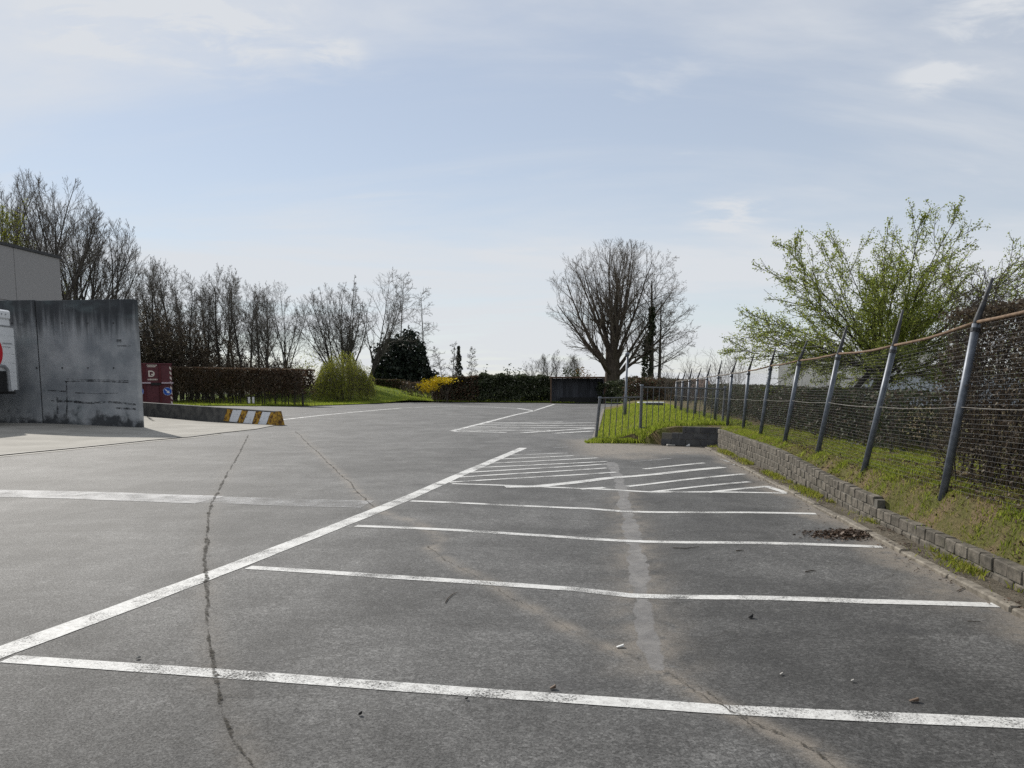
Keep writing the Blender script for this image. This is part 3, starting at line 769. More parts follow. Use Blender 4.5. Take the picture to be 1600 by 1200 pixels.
# ---------------- right-hand bank behind the low wall
def walltop(s):
    return np.where(s < 9.05, 0.285, 0.405 + 0.115 * smooth01((s - 10.0) / 5.0)) - 0.07 * smooth01((14 - s) / 5.5)
def bank_z(x, y):
    x = np.asarray(x, float); y = np.asarray(y, float)
    s = (x - KO.x) * KD.x + y * KD.y; l = (x - KO.x) * KN.x + y * KN.y
    za = walltop(s) - 0.04 + (0.56 - walltop(s) + 0.04) * smooth01((l - 0.40) / 0.24)
    xl = 2.5 + (y - 23) * 0.128
    zb = 0.04 + 0.50 * smooth01((x - xl - 0.05) / 2.4)
    zb = np.where(y < 24.5, zb * smooth01((y - 21.0 + 1.0 * smooth01((x - 3.6) / 0.6)) / 1.6), zb)
    return np.where(s < 21.2, za, zb) + 0.022 * lump(x, y, 1.6, 11) + 0.012 * lump(x, y, 5.0, 12)
ls = np.concatenate([np.linspace(0.41, 2.2, 26), np.linspace(2.5, 40, 24)]); ss = np.concatenate([np.linspace(-8, 0, 12), np.linspace(0.2, 21.2, 150)])
Lg, Sg = np.meshgrid(ls, ss)
BX = KO.x + KD.x * Sg + KN.x * Lg; BY = KD.y * Sg + KN.y * Lg
bank = link('grass_bank', grid_mesh('grass_bank', BX, BY, bank_z(BX, BY)), M['bank_earth']); tag(bank, kind='structure')
us = np.concatenate([np.linspace(0, 0.12, 40), np.linspace(0.14, 1, 24)])
ysb = np.linspace(0, 1, 90) ** 1.6
U, T = np.meshgrid(us, ysb)
IX = (2.5 + (22.8 + T * 36 - 23) * 0.128) * (1 - U) + 46 * U
front = np.where(IX < 3.6, 22.6, np.where(IX < 4.3, 22.6 - (IX - 3.6) / 0.7 * 1.15, 21.45)); front = np.where(IX > 5.4, 21.2 / KD.y - (IX - KO.x) * 0.1 + 0.15, front)
IY = front + T * (59 - front)
island = link('grass_island', grid_mesh('grass_island', *skirted(IX, IY, bank_z(IX, IY) - 0.004)), M['bank_earth']); tag(island, kind='structure')

# far lawn and its rise on the left
LB = [(-90, 66), (-40, 66), (-30, 64), (-16.6, 62.5), (-13.5, 69), (-10.5, 78), (-2, 77.5), (3.6, 75), (3.8, 73.6), (12, 73.5), (20, 60), (60, 59)]
lx = np.linspace(-90, 60, 120); ly = np.interp(lx, [b[0] for b in LB], [b[1] for b in LB])
def lawn_z(x, y):
    return 0.04 + 2.2 * smooth01((y - 71) / 22) * np.exp(-((x + 19.5) / 9.0) ** 2) + 0.03 * lump(x, y, 0.7, 21)
T = np.linspace(0, 1, 50)[:, None]
LX = np.repeat(lx[None], 50, 0); LY = ly[None] + T * (150 - ly[None])
lawn = link('lawn', grid_mesh('lawn', LX, LY, lawn_z(LX, LY)), M['lawn']); tag(lawn, kind='structure')

# kerb with its stones, soil strip
kerb = empty('kerb', (0, 0, 0), kind='structure')
k_me = [MB().box(-0.49, 0.49, -0.05, 0.05, -0.08, 0.040 + q).mesh('kerb_stone', 0.012) for q in (0, 0.006, -0.006)]
for me in k_me: me.materials.append(M['kerb_stone'])
KANG = math.atan2(KD.y, KD.x)
for i in range(25):
    p = KO + KD * (-4 + i) + KN * 0.055
    o = bpy.data.objects.new('kerb_stone', k_me[i % 3]); COL.objects.link(o); o.parent = kerb
    o.location = (p.x + rnd.uniform(-.008, .008), p.y, 0.0); o.rotation_euler = (rnd.uniform(-.03, .03), rnd.uniform(-.008, .008), KANG + rnd.uniform(-.01, .01))
ss2 = np.linspace(-6, 20.6, 220); ls2 = np.linspace(0.09, 0.34, 7)
Lg, Sg = np.meshgrid(ls2, ss2)
BX = KO.x + KD.x * Sg + KN.x * Lg; BY = KD.y * Sg + KN.y * Lg
soil = link('soil_strip', grid_mesh('soil_strip', BX, BY, 0.034 + 0.012 * lump(BX, BY, 4, 31) + 0.03 * (Lg - 0.09)), M['soil']); tag(soil, kind='structure')

# ---------------- low block wall
bw = empty('block_wall', tuple(KO + KN * 0.37 + KD * 8), 'low weathered concrete block wall holding back the grass bank', 'wall')
def wallpt(s, l, z):
    p = KO + KD * s + KN * l; p.z = z; return p
b_me = []
for q in range(5):
    mb = MB().box(-0.105, 0.105, -0.055, 0.055, -0.0565, 0.0565); me = mb.mesh('block', 0.009)
    r2 = random.Random(q)
    for v in me.vertices: v.co += Vector((r2.uniform(-.003, .003), r2.uniform(-.003, .003), r2.uniform(-.003, .003)))
    me.materials.append(M['block']); b_me.append(me)
def place_block(s, z, l=0.37, sc=1.0):
    p = wallpt(s, l + rnd.uniform(-.006, .006), z) - bw.location
    o = bpy.data.objects.new('block', b_me[rnd.randrange(5)]); COL.objects.link(o); o.parent = bw; o.location = p
    o.rotation_euler = (rnd.uniform(-.04, .04), rnd.uniform(-.02, .02), KANG + rnd.uniform(-.035, .035)); o.scale = (sc, 1, 1)
def wall_rise(s): return (float(0.115 * smooth01((s - 10.0) / 5.0)) if s > 9.05 else 0.0) - 0.07 * float(smooth01((14 - s) / 5.5))
for c in range(-1, 3):
    s = 2.2 + (0.11 if c % 2 else 0.0)
    lim = {-1: 11.6, 0: 2.0, 1: 2.0, 2: 9.05}[c]
    while s < 20.35:
        if s - 0.11 >= lim - 0.05: place_block(s, 0.045 + 0.06 + c * 0.12 + wall_rise(s) + rnd.uniform(-.003, .003))
        s += 0.2205
mb = MB()
for s0, s1, top in [(1.9, 9.05, 0.185), (9.05, 10.5, 0.31)] + [(10.5 + k, 11.5 + k if k < 9 else 20.4, 0.38 + wall_rise(10.5 + k)) for k in range(10)]:
    mb.obox(wallpt(0, 0.37, 0), KD, KN, Vector((0, 0, 1)), s0, s1, -0.044, 0.044, 0.0, top)
mb.build('mortar', M['mortar'], bw)
# return wall facing the bays
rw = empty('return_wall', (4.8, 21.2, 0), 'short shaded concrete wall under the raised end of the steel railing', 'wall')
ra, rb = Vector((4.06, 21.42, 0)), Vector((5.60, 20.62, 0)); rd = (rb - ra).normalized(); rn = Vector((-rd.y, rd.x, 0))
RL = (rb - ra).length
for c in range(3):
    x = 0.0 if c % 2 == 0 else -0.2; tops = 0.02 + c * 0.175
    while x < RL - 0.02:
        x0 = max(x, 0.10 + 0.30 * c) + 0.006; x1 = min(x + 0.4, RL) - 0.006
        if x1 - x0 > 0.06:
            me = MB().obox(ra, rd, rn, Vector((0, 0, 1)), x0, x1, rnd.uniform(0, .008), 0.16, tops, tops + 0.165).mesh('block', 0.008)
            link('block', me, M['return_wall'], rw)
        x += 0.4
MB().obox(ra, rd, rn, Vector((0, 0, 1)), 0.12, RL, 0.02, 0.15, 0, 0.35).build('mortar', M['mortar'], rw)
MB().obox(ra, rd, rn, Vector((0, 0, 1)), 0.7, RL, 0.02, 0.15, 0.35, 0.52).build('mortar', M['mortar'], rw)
# pale kerb edging on the island's left side
ik = empty('island_kerb', (0, 0, 0), kind='structure')
for i in range(24):
    y0 = 23.2 + i * 1.2; x0 = 2.5 + (y0 - 23) * 0.128
    dv_ = Vector((0.128, 1, 0)).normalized()
    MB().obox((x0 - 0.03, y0, 0), dv_, Vector((dv_.y, -dv_.x, 0)), Vector((0, 0, 1)), 0.0, 1.19, -0.07, 0.07, -0.05, 0.10).build('kerb_stone', M['kerb_stone'], ik, 0.012)

# ================================================================== LEFT: dock wall, building, truck, barrier, container
UPZ = Vector((0, 0, 1))
def frame(a, b):
    """x along a->b, y away from the camera side, for upright things standing on that line"""
    x = Vector((b[0] - a[0], b[1] - a[1], 0)).normalized(); return x, Vector((-x.y, x.x, 0))
wr = G(219, 670); wl_ = Vector((P(0, 660, 30.6).x, 30.6, 0)); wx, wy = frame(wl_, wr); WLEN = (wr - wl_).length
dw = empty('dock_wall', tuple(wr), 'tall stained concrete wall beside the loading dock, streaked dark from its top', 'wall')
wtop = P(210, 467, wr.y).z
jx = WLEN * (68 / 219)
MB().obox(wl_, wx, wy, UPZ, jx + 0.029, WLEN, 0, 0.28, -0.1, wtop).build('panel', M['wall_concrete'], dw, 0.02)
MB().obox(wl_, wx, wy, UPZ, -16, jx - 0.029, 0.012, 0.28, -0.1, wtop + 0.03).build('panel', M['wall_concrete'], dw, 0.02)
MB().obox(wl_, wx, wy, UPZ, jx - 0.030, jx + 0.030, 0.06, 0.2, -0.1, wtop - 0.01).build('joint', M['dark_trim'], dw)
def wall_px(px, py): # place on the wall face
    t = (px / 219.0); Yw = wl_.y + (wr.y - wl_.y) * t; q = P(px, py, Yw); return (q - wl_).dot(wx), q.z
Zw = lambda x, y: (x / 4.617, 460 + y / 4.617)
for pts, w in [([(470, 628), (640, 624), (800, 630), (930, 634)], .05), ([(345, 692), (480, 700)], .05), ([(545, 710), (700, 716), (850, 712)], .035),
               ([(420, 768), (520, 772), (640, 784), (760, 776), (880, 782), (980, 795)], .08), ([(840, 820), (980, 826)], .07), ([(415, 740), (418, 860)], .09),
               ([(482, 630), (486, 800), (478, 900)], .06), ([(370, 766), (395, 768)], .06), ([(845, 335), (880, 336)], .10), ([(850, 371), (945, 373)], .05), ([(480, 610), (930, 622)], .03)]:
    V, F = [], []
    q = [wall_px(*Zw(*p)) for p in pts]
    q = [Vector((a, 0, b)) for a, b in q]; q = resample(q, 0.15)
    for i, p in enumerate(q):
        d = (q[min(i+1, len(q)-1)] - q[max(i-1, 0)]).normalized(); nn = Vector((-d.z, 0, d.x)); ww = w * 0.5 * rnd.uniform(0.6, 1.3)
        for sg in (-1, 1):
            r_ = p + nn * ww * sg; V.append(wl_ + wx * r_.x + wy * -0.004 + UPZ * r_.z)
    F = [(2*i, 2*i+1, 2*i+3, 2*i+2) for i in range(len(q) - 1)]
    link('scrape_mark', mesh_py('scrape_mark', V, F), M['scuff'], dw)
for px_ in (20, 58, 98, 138, 178):
    for py_ in (505, 575):
        a0, z0 = wall_px(px_, py_)
        c_ = wl_ + wx * a0 + UPZ * z0; MB().tube([c_ - wy * 0.004, c_ + wy * 0.01], 0.035, 10).build('tie_hole', M['dark_trim'], dw)
# building behind it
bA = P(93, 400, 40.0); b0 = P(0, 378, 36.0)
bx_, by_ = frame((b0.x, b0.y), (bA.x, bA.y)); BH = bA.z
bld = empty('grey_building', (bA.x, bA.y, 0), 'grey flat-roofed industrial building behind the stained concrete wall', 'building')
o_ = Vector((bA.x, bA.y, 0)); ax = -bx_                                   # along the facade back towards the camera
byn = Vector((-by_.x, -by_.y, 0)); byn = by_ if by_.x < 0 else -by_
for i in range(4):
    for j in range(3):
        z0, z1 = (-0.1, 2.8, 5.6, BH - 0.12)[j], (2.785, 5.585, BH - 0.135)[j]
        MB().obox(o_, ax, byn, UPZ, i * 3.2 + 0.01, i * 3.2 + 3.185, 0, 0.2, z0, z1).build('panel', M['building_panel'], bld, 0.015)
MB().obox(o_, ax, byn, UPZ, 0.02, 12.78, 0.1, 22, -0.1, BH - 0.14).build('core', M['building_panel'], bld)
MB().obox(o_, ax, byn, UPZ, -0.06, 12.86, -0.06, 22.1, BH - 0.135, BH).build('roof_cap', M['dark_trim'], bld)
# box truck: the end of its body is what the picture shows
TX, TY0, TY1 = -18.9, 26.9, 29.35
def PT(px, py, X=TX):
    a, b, c = ray(px, py); t = X / a; return Vector((X, b * t, EYE + c * t))
tk = empty('box_truck', (TX - 4, TY0, 0.1), 'white box truck cut off by the photo edge, parked at the concrete wall', 'truck')
ztop, zbot = PT(20, 486).z, PT(20, 611.5).z; Lb = 7.2
MB().box(TX - Lb, TX, TY0, TY1, zbot, ztop - 0.36).build('body', M['truck_white'], tk, 0.03)
MB().box(TX - Lb, TX + 0.04, TY0 - 0.03, TY1 + 0.03, ztop - 0.36, ztop).build('roof_edge', M['truck_white'], tk, 0.06)
for i in range(9): MB().tube([(TX + 0.035, TY1 - 0.3 - i * 0.22, ztop - 0.17), (TX + 0.055, TY1 - 0.3 - i * 0.22, ztop - 0.17)], 0.03, 6).build('rivet', M['truck_grey'], tk)
pz1, pz0 = PT(12, 509).z, zbot + 0.05; ye = PT(22, 520).y
MB().box(TX - 0.01, TX + 0.03, ye - 0.03, ye + 0.03, pz0, pz1).box(TX - 0.01, TX + 0.03, TY0 + 0.2, ye - 0.032, pz1 - 0.05, pz1).build('panel_frame', M['truck_grey'], tk)
for k in range(7):
    hz = (pz1 - 0.05 - pz0) / 7; z0 = pz0 + hz * k
    MB().box(TX - 0.01, TX + 0.012, TY0 + 0.2, ye - 0.035, z0 + 0.006, z0 + hz).build('slat', M['truck_white'], tk, 0.006)
for (ya, yb, xa, xb) in ((535, 538.5, 4, 19), (541, 543.5, 4, 17)):       # two small lines of print, not legible in the photo
    a, b = PT(xa, ya, TX + 0.016), PT(xb, yb, TX + 0.016)
    y = a.y
    while y < b.y - 0.01:
        w_ = rnd.uniform(0.03, 0.05); MB().box(TX + 0.012, TX + 0.017, y, min(y + w_, b.y), min(a.z, b.z), max(a.z, b.z)).build('print', M['truck_grey'], tk); y += w_ + 0.02
dc = PT(-14, 549); disc = MB(); disc.tube([(TX + 0.012, dc.y, dc.z), (TX + 0.02, dc.y, dc.z)], 0.62, 36); disc.build('red_disc', M['truck_red'], tk)
MB().box(TX - Lb + 0.1, TX - 0.9, TY0 + 0.5, TY1 - 0.5, zbot - 0.28, zbot - 0.005).build('chassis', M['rubber'], tk)
MB().box(TX - 0.5, TX + 0.04, TY0 + 0.02, TY1 - 0.02, zbot - 0.10, zbot - 0.006).build('rear_bar', M['rubber'], tk)
a_, b_ = PT(1, 571), PT(9, 611)
MB().tube([(TX + 0.10, a_.y - 0.5, b_.z), (TX + 0.10, a_.y - 0.42, a_.z - 0.12), (TX + 0.10, a_.y - 0.2, a_.z), (TX + 0.10, a_.y + 0.05, a_.z - 0.02), (TX + 0.10, a_.y + 0.22, a_.z - 0.16), (TX + 0.10, a_.y + 0.26, b_.z)], 0.06, 8).build('bracket', M['truck_grey'], tk)
MB().box(TX + 0.02, TX + 0.12, a_.y - 0.4, a_.y + 0.14, b_.z - 0.05, a_.z - 0.2).build('locker', M['rubber'], tk, 0.03)
MB().box(TX + 0.012, TX + 0.05, PT(11, 600).y, PT(14, 600).y, PT(12, 601).z, PT(12, 598).z).build('lamp', M['rubber'], tk, 0.01)
for xx in (TX - 2.3, TX - 8.4):
    for yy in (TY0 + 0.12, TY1 - 0.42):
        wo = MB().tube([(xx, yy, 0.62), (xx, yy + 0.04, 0.62), (xx, yy + 0.26, 0.62), (xx, yy + 0.3, 0.62)], [0.40, 0.47, 0.47, 0.40], 24).build('wheel', M['rubber'], tk)
        MB().tube([(xx, yy - 0.006, 0.62), (xx, yy + 0.306, 0.62)], 0.25, 18).build('rim', M['truck_grey'], wo)
MB().hexa([(TX-9.4,TY0+.05,.7),(TX-Lb-.15,TY0+.05,.7),(TX-Lb-.15,TY1-.05,.7),(TX-9.4,TY1-.05,.7),(TX-9.15,TY0+.1,3.1),(TX-Lb-.15,TY0+.1,3.2),(TX-Lb-.15,TY1-.1,3.2),(TX-9.15,TY1-.1,3.1)]).build('cab', M['truck_white'], tk, 0.05)

# striped concrete barrier
ba, bb = G(219, 655), G(435, 665)
bxv, byv = frame(ba, bb); BL = (bb - ba).length - 0.22
bar = empty('concrete_barrier', tuple((ba + bb) / 2), 'low dark concrete barrier with yellow and white stripes at one end', 'barrier')
def barz(t): # height along it
    za = P(219, 629, ba.y).z; zb = P(435, 643, bb.y).z
    return za + (zb - za) * t
h0, h1 = barz(-0.5), barz(1.0)
V = []
for (x, h) in ((-0.45 * BL, h0), (BL, h1)):
    e = 0.10 if x > 0 else 0
    for (xo, y, z) in ((0, 0, -0.1), (-e, 0.10, h), (-e, 0.42, h), (0, 0.52, -0.1)): V.append(ba + bxv * (x + xo) + byv * y + UPZ * z)
me = mesh_py('body', V, [(0, 4, 5, 1), (1, 5, 6, 2), (2, 6, 7, 3), (0, 3, 7, 4), (0, 1, 2, 3), (4, 7, 6, 5)])
link('body', me, M['barrier_concrete'], bar)
def face_pt(px, py, out=0.005):
    # intersect the view ray with the barrier's front face (leaning plane)
    c = Vector((0, 0, EYE)); d = Vector(ray(px, py)); hm = (h0 + h1) / 2
    nrm = (bxv.cross(byv * 0.10 + UPZ * (hm + 0.1))).normalized()
    if nrm.dot(d) > 0: nrm = -nrm
    o = ba + UPZ * -0.1
    t = (o - c).dot(nrm) / d.dot(nrm); return c + d * t + nrm * out
Zb = lambda x, y: (330 + x * 0.075, 620 + y * 0.075)
for a, b, c, d, mt in [((335, 255), (455, 268), (365, 512), (255, 498), 'yellow'), ((455, 268), (640, 280), (540, 530), (372, 514), 'white'), ((640, 280), (775, 292), (660, 543), (545, 532), 'yellow'),
                       ((775, 292), (930, 303), (850, 560), (668, 545), 'white'), ((930, 303), (1070, 313), (970, 572), (855, 562), 'yellow'), ((1070, 313), (1240, 322), (1140, 588), (975, 574), 'white'), ((1240, 322), (1372, 330), (1388, 596), (1146, 588), 'yellow')]:
    link('stripe', mesh_py('stripe', [face_pt(*Zb(*q)) for q in (a, d, c, b)], [(0, 1, 2, 3)]), M['barrier_' + mt], bar)
e0, e1 = V[4:8], None
nx_ = bxv
link('stripe', mesh_py('stripe', [v + nx_ * 0.006 + UPZ * (0.01 if i in (1, 2) else 0.14) * 0 for i, v in enumerate(e0)], [(0, 3, 2, 1)]), M['barrier_yellow'], bar)

# dark red roll-off container, seen from its end
CY = 47.0
c0, c1 = P(210, 568, CY), P(265, 568, CY); CW = c1.x - c0.x; zt = c0.z; zmid = P(240, 599, CY).z
ct = empty('waste_container', ((c0.x + c1.x) / 2, CY, 0), 'dark red waste container with two round blue arrow signs on its end', 'container')
x0, x1 = c0.x, c1.x
MB().box(x0, x1, CY, CY + 5.5, 0.02, zt).build('body', M['skip_red'], ct, 0.03)
for fx_ in (0.26, 0.66):
    xx = x0 + CW * fx_; MB().box(xx, xx + CW * 0.06, CY - 0.09, CY + 0.01, 0.05, zt - 0.01).build('rib', M['skip_rib_red'], ct, 0.012)
MB().box(x0 - 0.03, x1 + 0.03, CY - 0.06, CY + 0.01, zt - 0.06, zt + 0.02).build('top_rim', M['skip_red'], ct, 0.012)
for a, b in ((0.12, 0.44), (0.72, 1.03)):
    MB().box(x0 + CW * a, x0 + CW * b, CY - 0.16, CY + 0.01, zmid - 0.02, zmid + 0.07).build('ledge', M['ledge_pale'], ct, 0.01)
MB().box(x0 + CW * 0.45, x0 + CW * 0.71, CY - 0.10, CY + 0.01, zmid - 0.12, zmid + 0.04).build('latch', M['rubber'], ct, 0.01)
for sx in (0, 1):
    for k in range(9):
        z0 = 0.6 + k * 0.30; xa = x0 + 0.02 if sx == 0 else x1 - 0.12
        if z0 + 0.15 < zt: link('chevron', mesh_py('chevron', [(xa, CY - 0.012, z0), (xa + 0.10, CY - 0.012, z0 + (0.1 if sx == 0 else -0.1)), (xa + 0.10, CY - 0.012, z0 + 0.15 + (0.1 if sx == 0 else -0.1)), (xa, CY - 0.012, z0 + 0.15)], [(0, 1, 2, 3)]), M['print_white'], ct)
    cx = x0 + CW * (0.14 if sx == 0 else 0.865); cz = P(240, 611.5, CY).z
    ds = MB(); ds.tube([(cx, CY - 0.012, cz), (cx, CY - 0.024, cz)], 0.25, 28); dso = ds.build('arrow_sign', M['sign_blue'], ct)
    sg = -1 if sx == 0 else 1
    rot = lambda px_, pz_: (cx + sg * (px_ * 0.7071 - pz_ * -0.7071) * 1.0, CY - 0.028, cz + (-px_ * 0.7071 + pz_ * 0.7071))
    # arrow drawn along +x, turned 45 degrees down and outwards
    ar = [(-0.17, -0.03), (0.02, -0.03), (0.02, -0.10), (0.17, 0.0), (0.02, 0.10), (0.02, 0.03), (-0.17, 0.03)]
    link('arrow', mesh_py('arrow', [rot(*q) for q in ar], [tuple(range(7))]), M['sign_white'], dso)
    rg = MB(); rg.tube([(cx + 0.235 * math.cos(t), CY - 0.026, cz + 0.235 * math.sin(t)) for t in np.linspace(0, 2 * math.pi, 29)], 0.008, 4); rg.build('sign_ring', M['sign_white'], dso)
def letter(ch, cx, cz, size, y, mat, parent, name='lettering'):
    cu = bpy.data.curves.new('t', 'FONT'); cu.body = ch; cu.align_x = 'CENTER'; cu.align_y = 'CENTER'; cu.size = size; cu.extrude = 0.003; cu.offset = size * 0.02
    to = bpy.data.objects.new('t', cu); COL.objects.link(to)
    dg = bpy.context.evaluated_depsgraph_get(); me = bpy.data.meshes.new_from_object(to.evaluated_get(dg)); bpy.data.objects.remove(to)
    me.transform(Matrix.Translation((cx, y, cz)) @ Matrix.Rotation(R(90), 4, 'X'))
    me.materials.clear(); return link(name, me, M[mat], parent)
letter('D', x0 + CW * 0.47, P(240, 584.5, CY).z, 0.52, CY - 0.02, 'print_white', ct, 'emblem')
MB().box(x0 + CW * 0.46, x0 + CW * 0.52, CY - 0.022, CY - 0.016, P(240, 585, CY).z - 0.03, P(240, 585, CY).z + 0.03).build('emblem', M['print_white'], ct)
for (pyy, hh, fa, fb) in ((570.2, 0.10, 0.36, 0.6), (572.8, 0.07, 0.38, 0.59), (593, 0.09, 0.37, 0.6)):   # print too small to read in the photo
    z_ = P(240, pyy, CY).z; x = x0 + CW * fa
    while x < x0 + CW * fb:
        w_ = rnd.uniform(0.035, 0.06); MB().box(x, x + w_, CY - 0.02, CY - 0.014, z_ - hh / 2, z_ + hh / 2).build('print', M['print_white'], ct); x += w_ + 0.022

ct.rotation_euler = (0, 0, R(25.5))

# ================================================================== RIGHT: chain link fence
POSTS = []
for i in range(-2, 13):
    D = 7.9 + 2.28 * i
    bxp = np.interp(D, [3, 10, 12.4, 17, 19.4, 36], [3.72, 3.66, 3.72, 3.80, 3.88, 3.93]) + 0.1 * D
    lean = np.interp(D, [3, 7.9, 10.1, 12.4, 14.7, 17, 19.4, 22, 36], [0.20, 0.245, 0.33, 0.27, 0.24, 0.18, 0.10, 0.08, 0.06])
    zr = np.interp(D, [3.3, 5.6, 7.9, 10.1, 12.4, 14.7, 17, 19.4, 24, 35.5], [2.42, 2.37, 2.295, 2.18, 2.165, 2.13, 2.09, 2.02, 1.97, 1.86])
    POSTS.append((Vector((bxp, D, float(bank_z(bxp, D)) - 0.05)), Vector((bxp + lean, D + rnd.uniform(-.03, .03), zr))))
fence = empty('chain_link_fence', tuple(POSTS[4][0]), 'leaning chain link fence with grey posts and rusty top rail', 'fence')
for i, (b, t) in enumerate(POSTS):
    d = (t - b).normalized()
    po = MB().tube([b, b.lerp(t, 0.5), t - d * 0.02], 0.040, 10).build('post', M['galvanised'], fence, smooth=True)
    al = 0.42 + rnd.uniform(-.05, .05)
    e = t + Vector((0.09 + 0.02 * (i % 3), 0, al))
    MB().tube([t - d * 0.10, t + d * 0.02, t.lerp(e, 0.45), e], [0.036, 0.034, 0.026, 0.014], 6).build('extension_arm', M['dark_steel'], po, smooth=True)
    MB().tube([t - d * 0.10, t - d * 0.06], 0.046, 10).build('clamp', M['dark_steel'], po)
for i, ((b0_, t0_), (b1_, t1_)) in enumerate(zip(POSTS, POSTS[1:])):
    sag = 0.03 if i in (2, 3) else 0.012
    n_seg = 6
    rail = [t0_.lerp(t1_, k / n_seg) + Vector((0, 0, -sag * math.sin(math.pi * k / n_seg) + rnd.uniform(-.004, .004))) for k in range(n_seg + 1)]
    MB().tube(rail, 0.018, 8).build('top_rail', M['rusty_rail' if i < 7 else 'grey_rail'], fence, smooth=True)
    # woven wire: a grid of fine wires stretched between the posts, slightly slack
    p0, p1 = [], []
    off = Vector((0.045, 0, 0))
    nh, nv = 36, 46
    def wp(u, v, ph=rnd.uniform(0, 6)):
        lo = b0_.lerp(b1_, u) + Vector((0, 0, 0.09)); hi = t0_.lerp(t1_, u) + Vector((0, 0, -0.03))
        q = lo.lerp(hi, v) + off
        q.x += 0.02 * math.sin(u * 5 + ph) * math.sin(v * math.pi); q.z += 0.004 * math.sin(u * math.pi * 2 + v * 7 + ph); return q
    for h in range(nh + 1):
        pts = [wp(k / 5, h / nh) for k in range(6)]; p0 += pts[:-1]; p1 += pts[1:]
    for v_ in range(nv + 1):
        pts = [wp(v_ / nv, k / 4) for k in range(5)]; p0 += pts[:-1]; p1 += pts[1:]
    p0 = np.array(p0); p1 = np.array(p1); rr_ = np.full(len(p0), 0.0012)
    Vv, Ff = frusta(p0, p1, rr_, rr_, 3)
    link('wire_mesh', mesh_np('wire_mesh', Vv, Ff), M['wire'], fence)
    sw = [b0_.lerp(b1_, k / 6) * 0.47 + t0_.lerp(t1_, k / 6) * 0.53 + Vector((-0.01, 0, -0.02 * math.sin(math.pi * k / 6))) for k in range(7)]
    MB().tube(sw, 0.0028, 4).build('tension_wire', M['light_wire'], fence)
    if i >= 4:
        for q in (0.35, 0.65, 0.95):
            bw_ = [t0_.lerp(t1_, k / 6) + Vector((0.05 + 0.06 * q, 0, 0.40 * q - 0.05 * math.sin(math.pi * k / 6))) for k in range(7)]
            MB().tube(bw_, 0.0035, 4).build('barbed_wire', M['wire'], fence)

# ================================================================== steel railing on the island
rl = empty('steel_railing', (4.0, 22.9, 0.1), 'grey steel bar railing in two steps around the grass island', 'railing')
def rpost(px, py, qx, qy, Yb, w, cap=True):
    a, b = P(px, py, Yb), P(qx, qy, Yb); a.z -= 0.1
    po_ = MB().tube([a, b], w, 8).build('post', M['railing_steel'], rl, smooth=False)
    if cap: MB().tube([b, b + UPZ * 0.05], [w * 1.3, w * 0.9], 8).build('post_cap', M['galvanised'], po_)
    return a, b
RY = 22.95
pa, pb = rpost(930.5, 687, 937.5, 622, RY, 0.045); pc, pd = rpost(1000, 684, 1003, 603, RY, 0.045); pe, pf = rpost(1128, 668, 1133, 606, RY - 0.25, 0.035)
def panel(tl, tr, bl, br, n):
    MB().tube([tl, tr], 0.022, 6).build('rail', M['railing_steel'], rl); MB().tube([bl, br], 0.02, 6).build('rail', M['railing_steel'], rl)
    for k in range(1, n):
        u = k / n; MB().tube([bl.lerp(br, u), tl.lerp(tr, u)], 0.011, 6).build('bar', M['railing_steel'], rl)
panel(P(937, 622, RY), P(1003, 620.5, RY), P(932, 684, RY), P(1000, 684.5, RY), 7)
panel(P(1003, 605, RY), P(1133, 608, RY - 0.25), P(1000.5, 668, RY), P(1128, 667, RY - 0.25), 14)

# lamp post
lp = empty('lamp_post', (P(977, 640, 36).x, 36, 0.2), 'short galvanised lamp post standing in the grass island', 'lamp post')
q0, q1 = P(976.5, 648, 36), P(980.3, 556, 36); q0.z -= 0.1
MB().tube([q0, q0.lerp(q1, 0.35), q0.lerp(q1, 0.36), q1], [0.075, 0.07, 0.055, 0.05], 12).build('pole', M['galvanised'], lp, smooth=True)
MB().tube([q1, q1 + UPZ * 0.12, q1 + UPZ * 0.16], [0.10, 0.11, 0.05], 14).build('head', M['galvanised'], lp, smooth=True)
# utility box with a pale lid
ub0, ub1 = P(1008, 629, 42), P(1038, 629, 42)
ub = empty('utility_box', ((ub0.x + ub1.x) / 2, 42, 0.4), 'low dark box with a pale lid behind the steel railing', 'box')
MB().box(ub0.x + 0.1, ub1.x - 0.05, 42, 42.5, 0.3, ub0.z - 0.03).build('body', M['dark_steel'], ub, 0.02)
MB().box(ub0.x - 0.35, ub1.x, 41.95, 42.55, ub0.z - 0.03, ub0.z + 0.03).build('lid', M['truck_white'], ub, 0.01)

# ================================================================== far end: plank shelter
SY = 73.5
s0, s1, sz = P(862, 630, SY), P(943, 630, SY), P(900, 588.5, SY).z
sh_ = empty('timber_shelter', ((s0.x + s1.x) / 2, SY + 1, 0), 'dark plank shelter with a brown top beam at the end of the car park', 'shelter')
npl = 17
for k in range(npl):
    xa = s0.x + (s1.x - s0.x) * k / npl; xb = s0.x + (s1.x - s0.x) * (k + 1) / npl - 0.012
    yo = SY + 1.4 + rnd.uniform(-.015, .015)
    MB().box(xa, xb, yo, yo + 0.04, 0.05, sz - 0.16).build('plank', M['plank'], sh_)
for sx, n_ in ((s0.x - 0.02, 5), (s1.x, 5)):
    for k in range(n_): MB().box(sx - 0.04, sx + 0.02, SY + 0.02 + k * 0.27, SY + 0.02 + k * 0.27 + 0.25, 0.05, sz - 0.16).build('plank', M['plank'], sh_)
MB().box(s0.x, s1.x, SY + 1.47, SY + 1.5, 0.0, sz - 0.16).build('light_stop_board', M['rubber'], sh_)  # added board that keeps sunlight from shining through the plank gaps
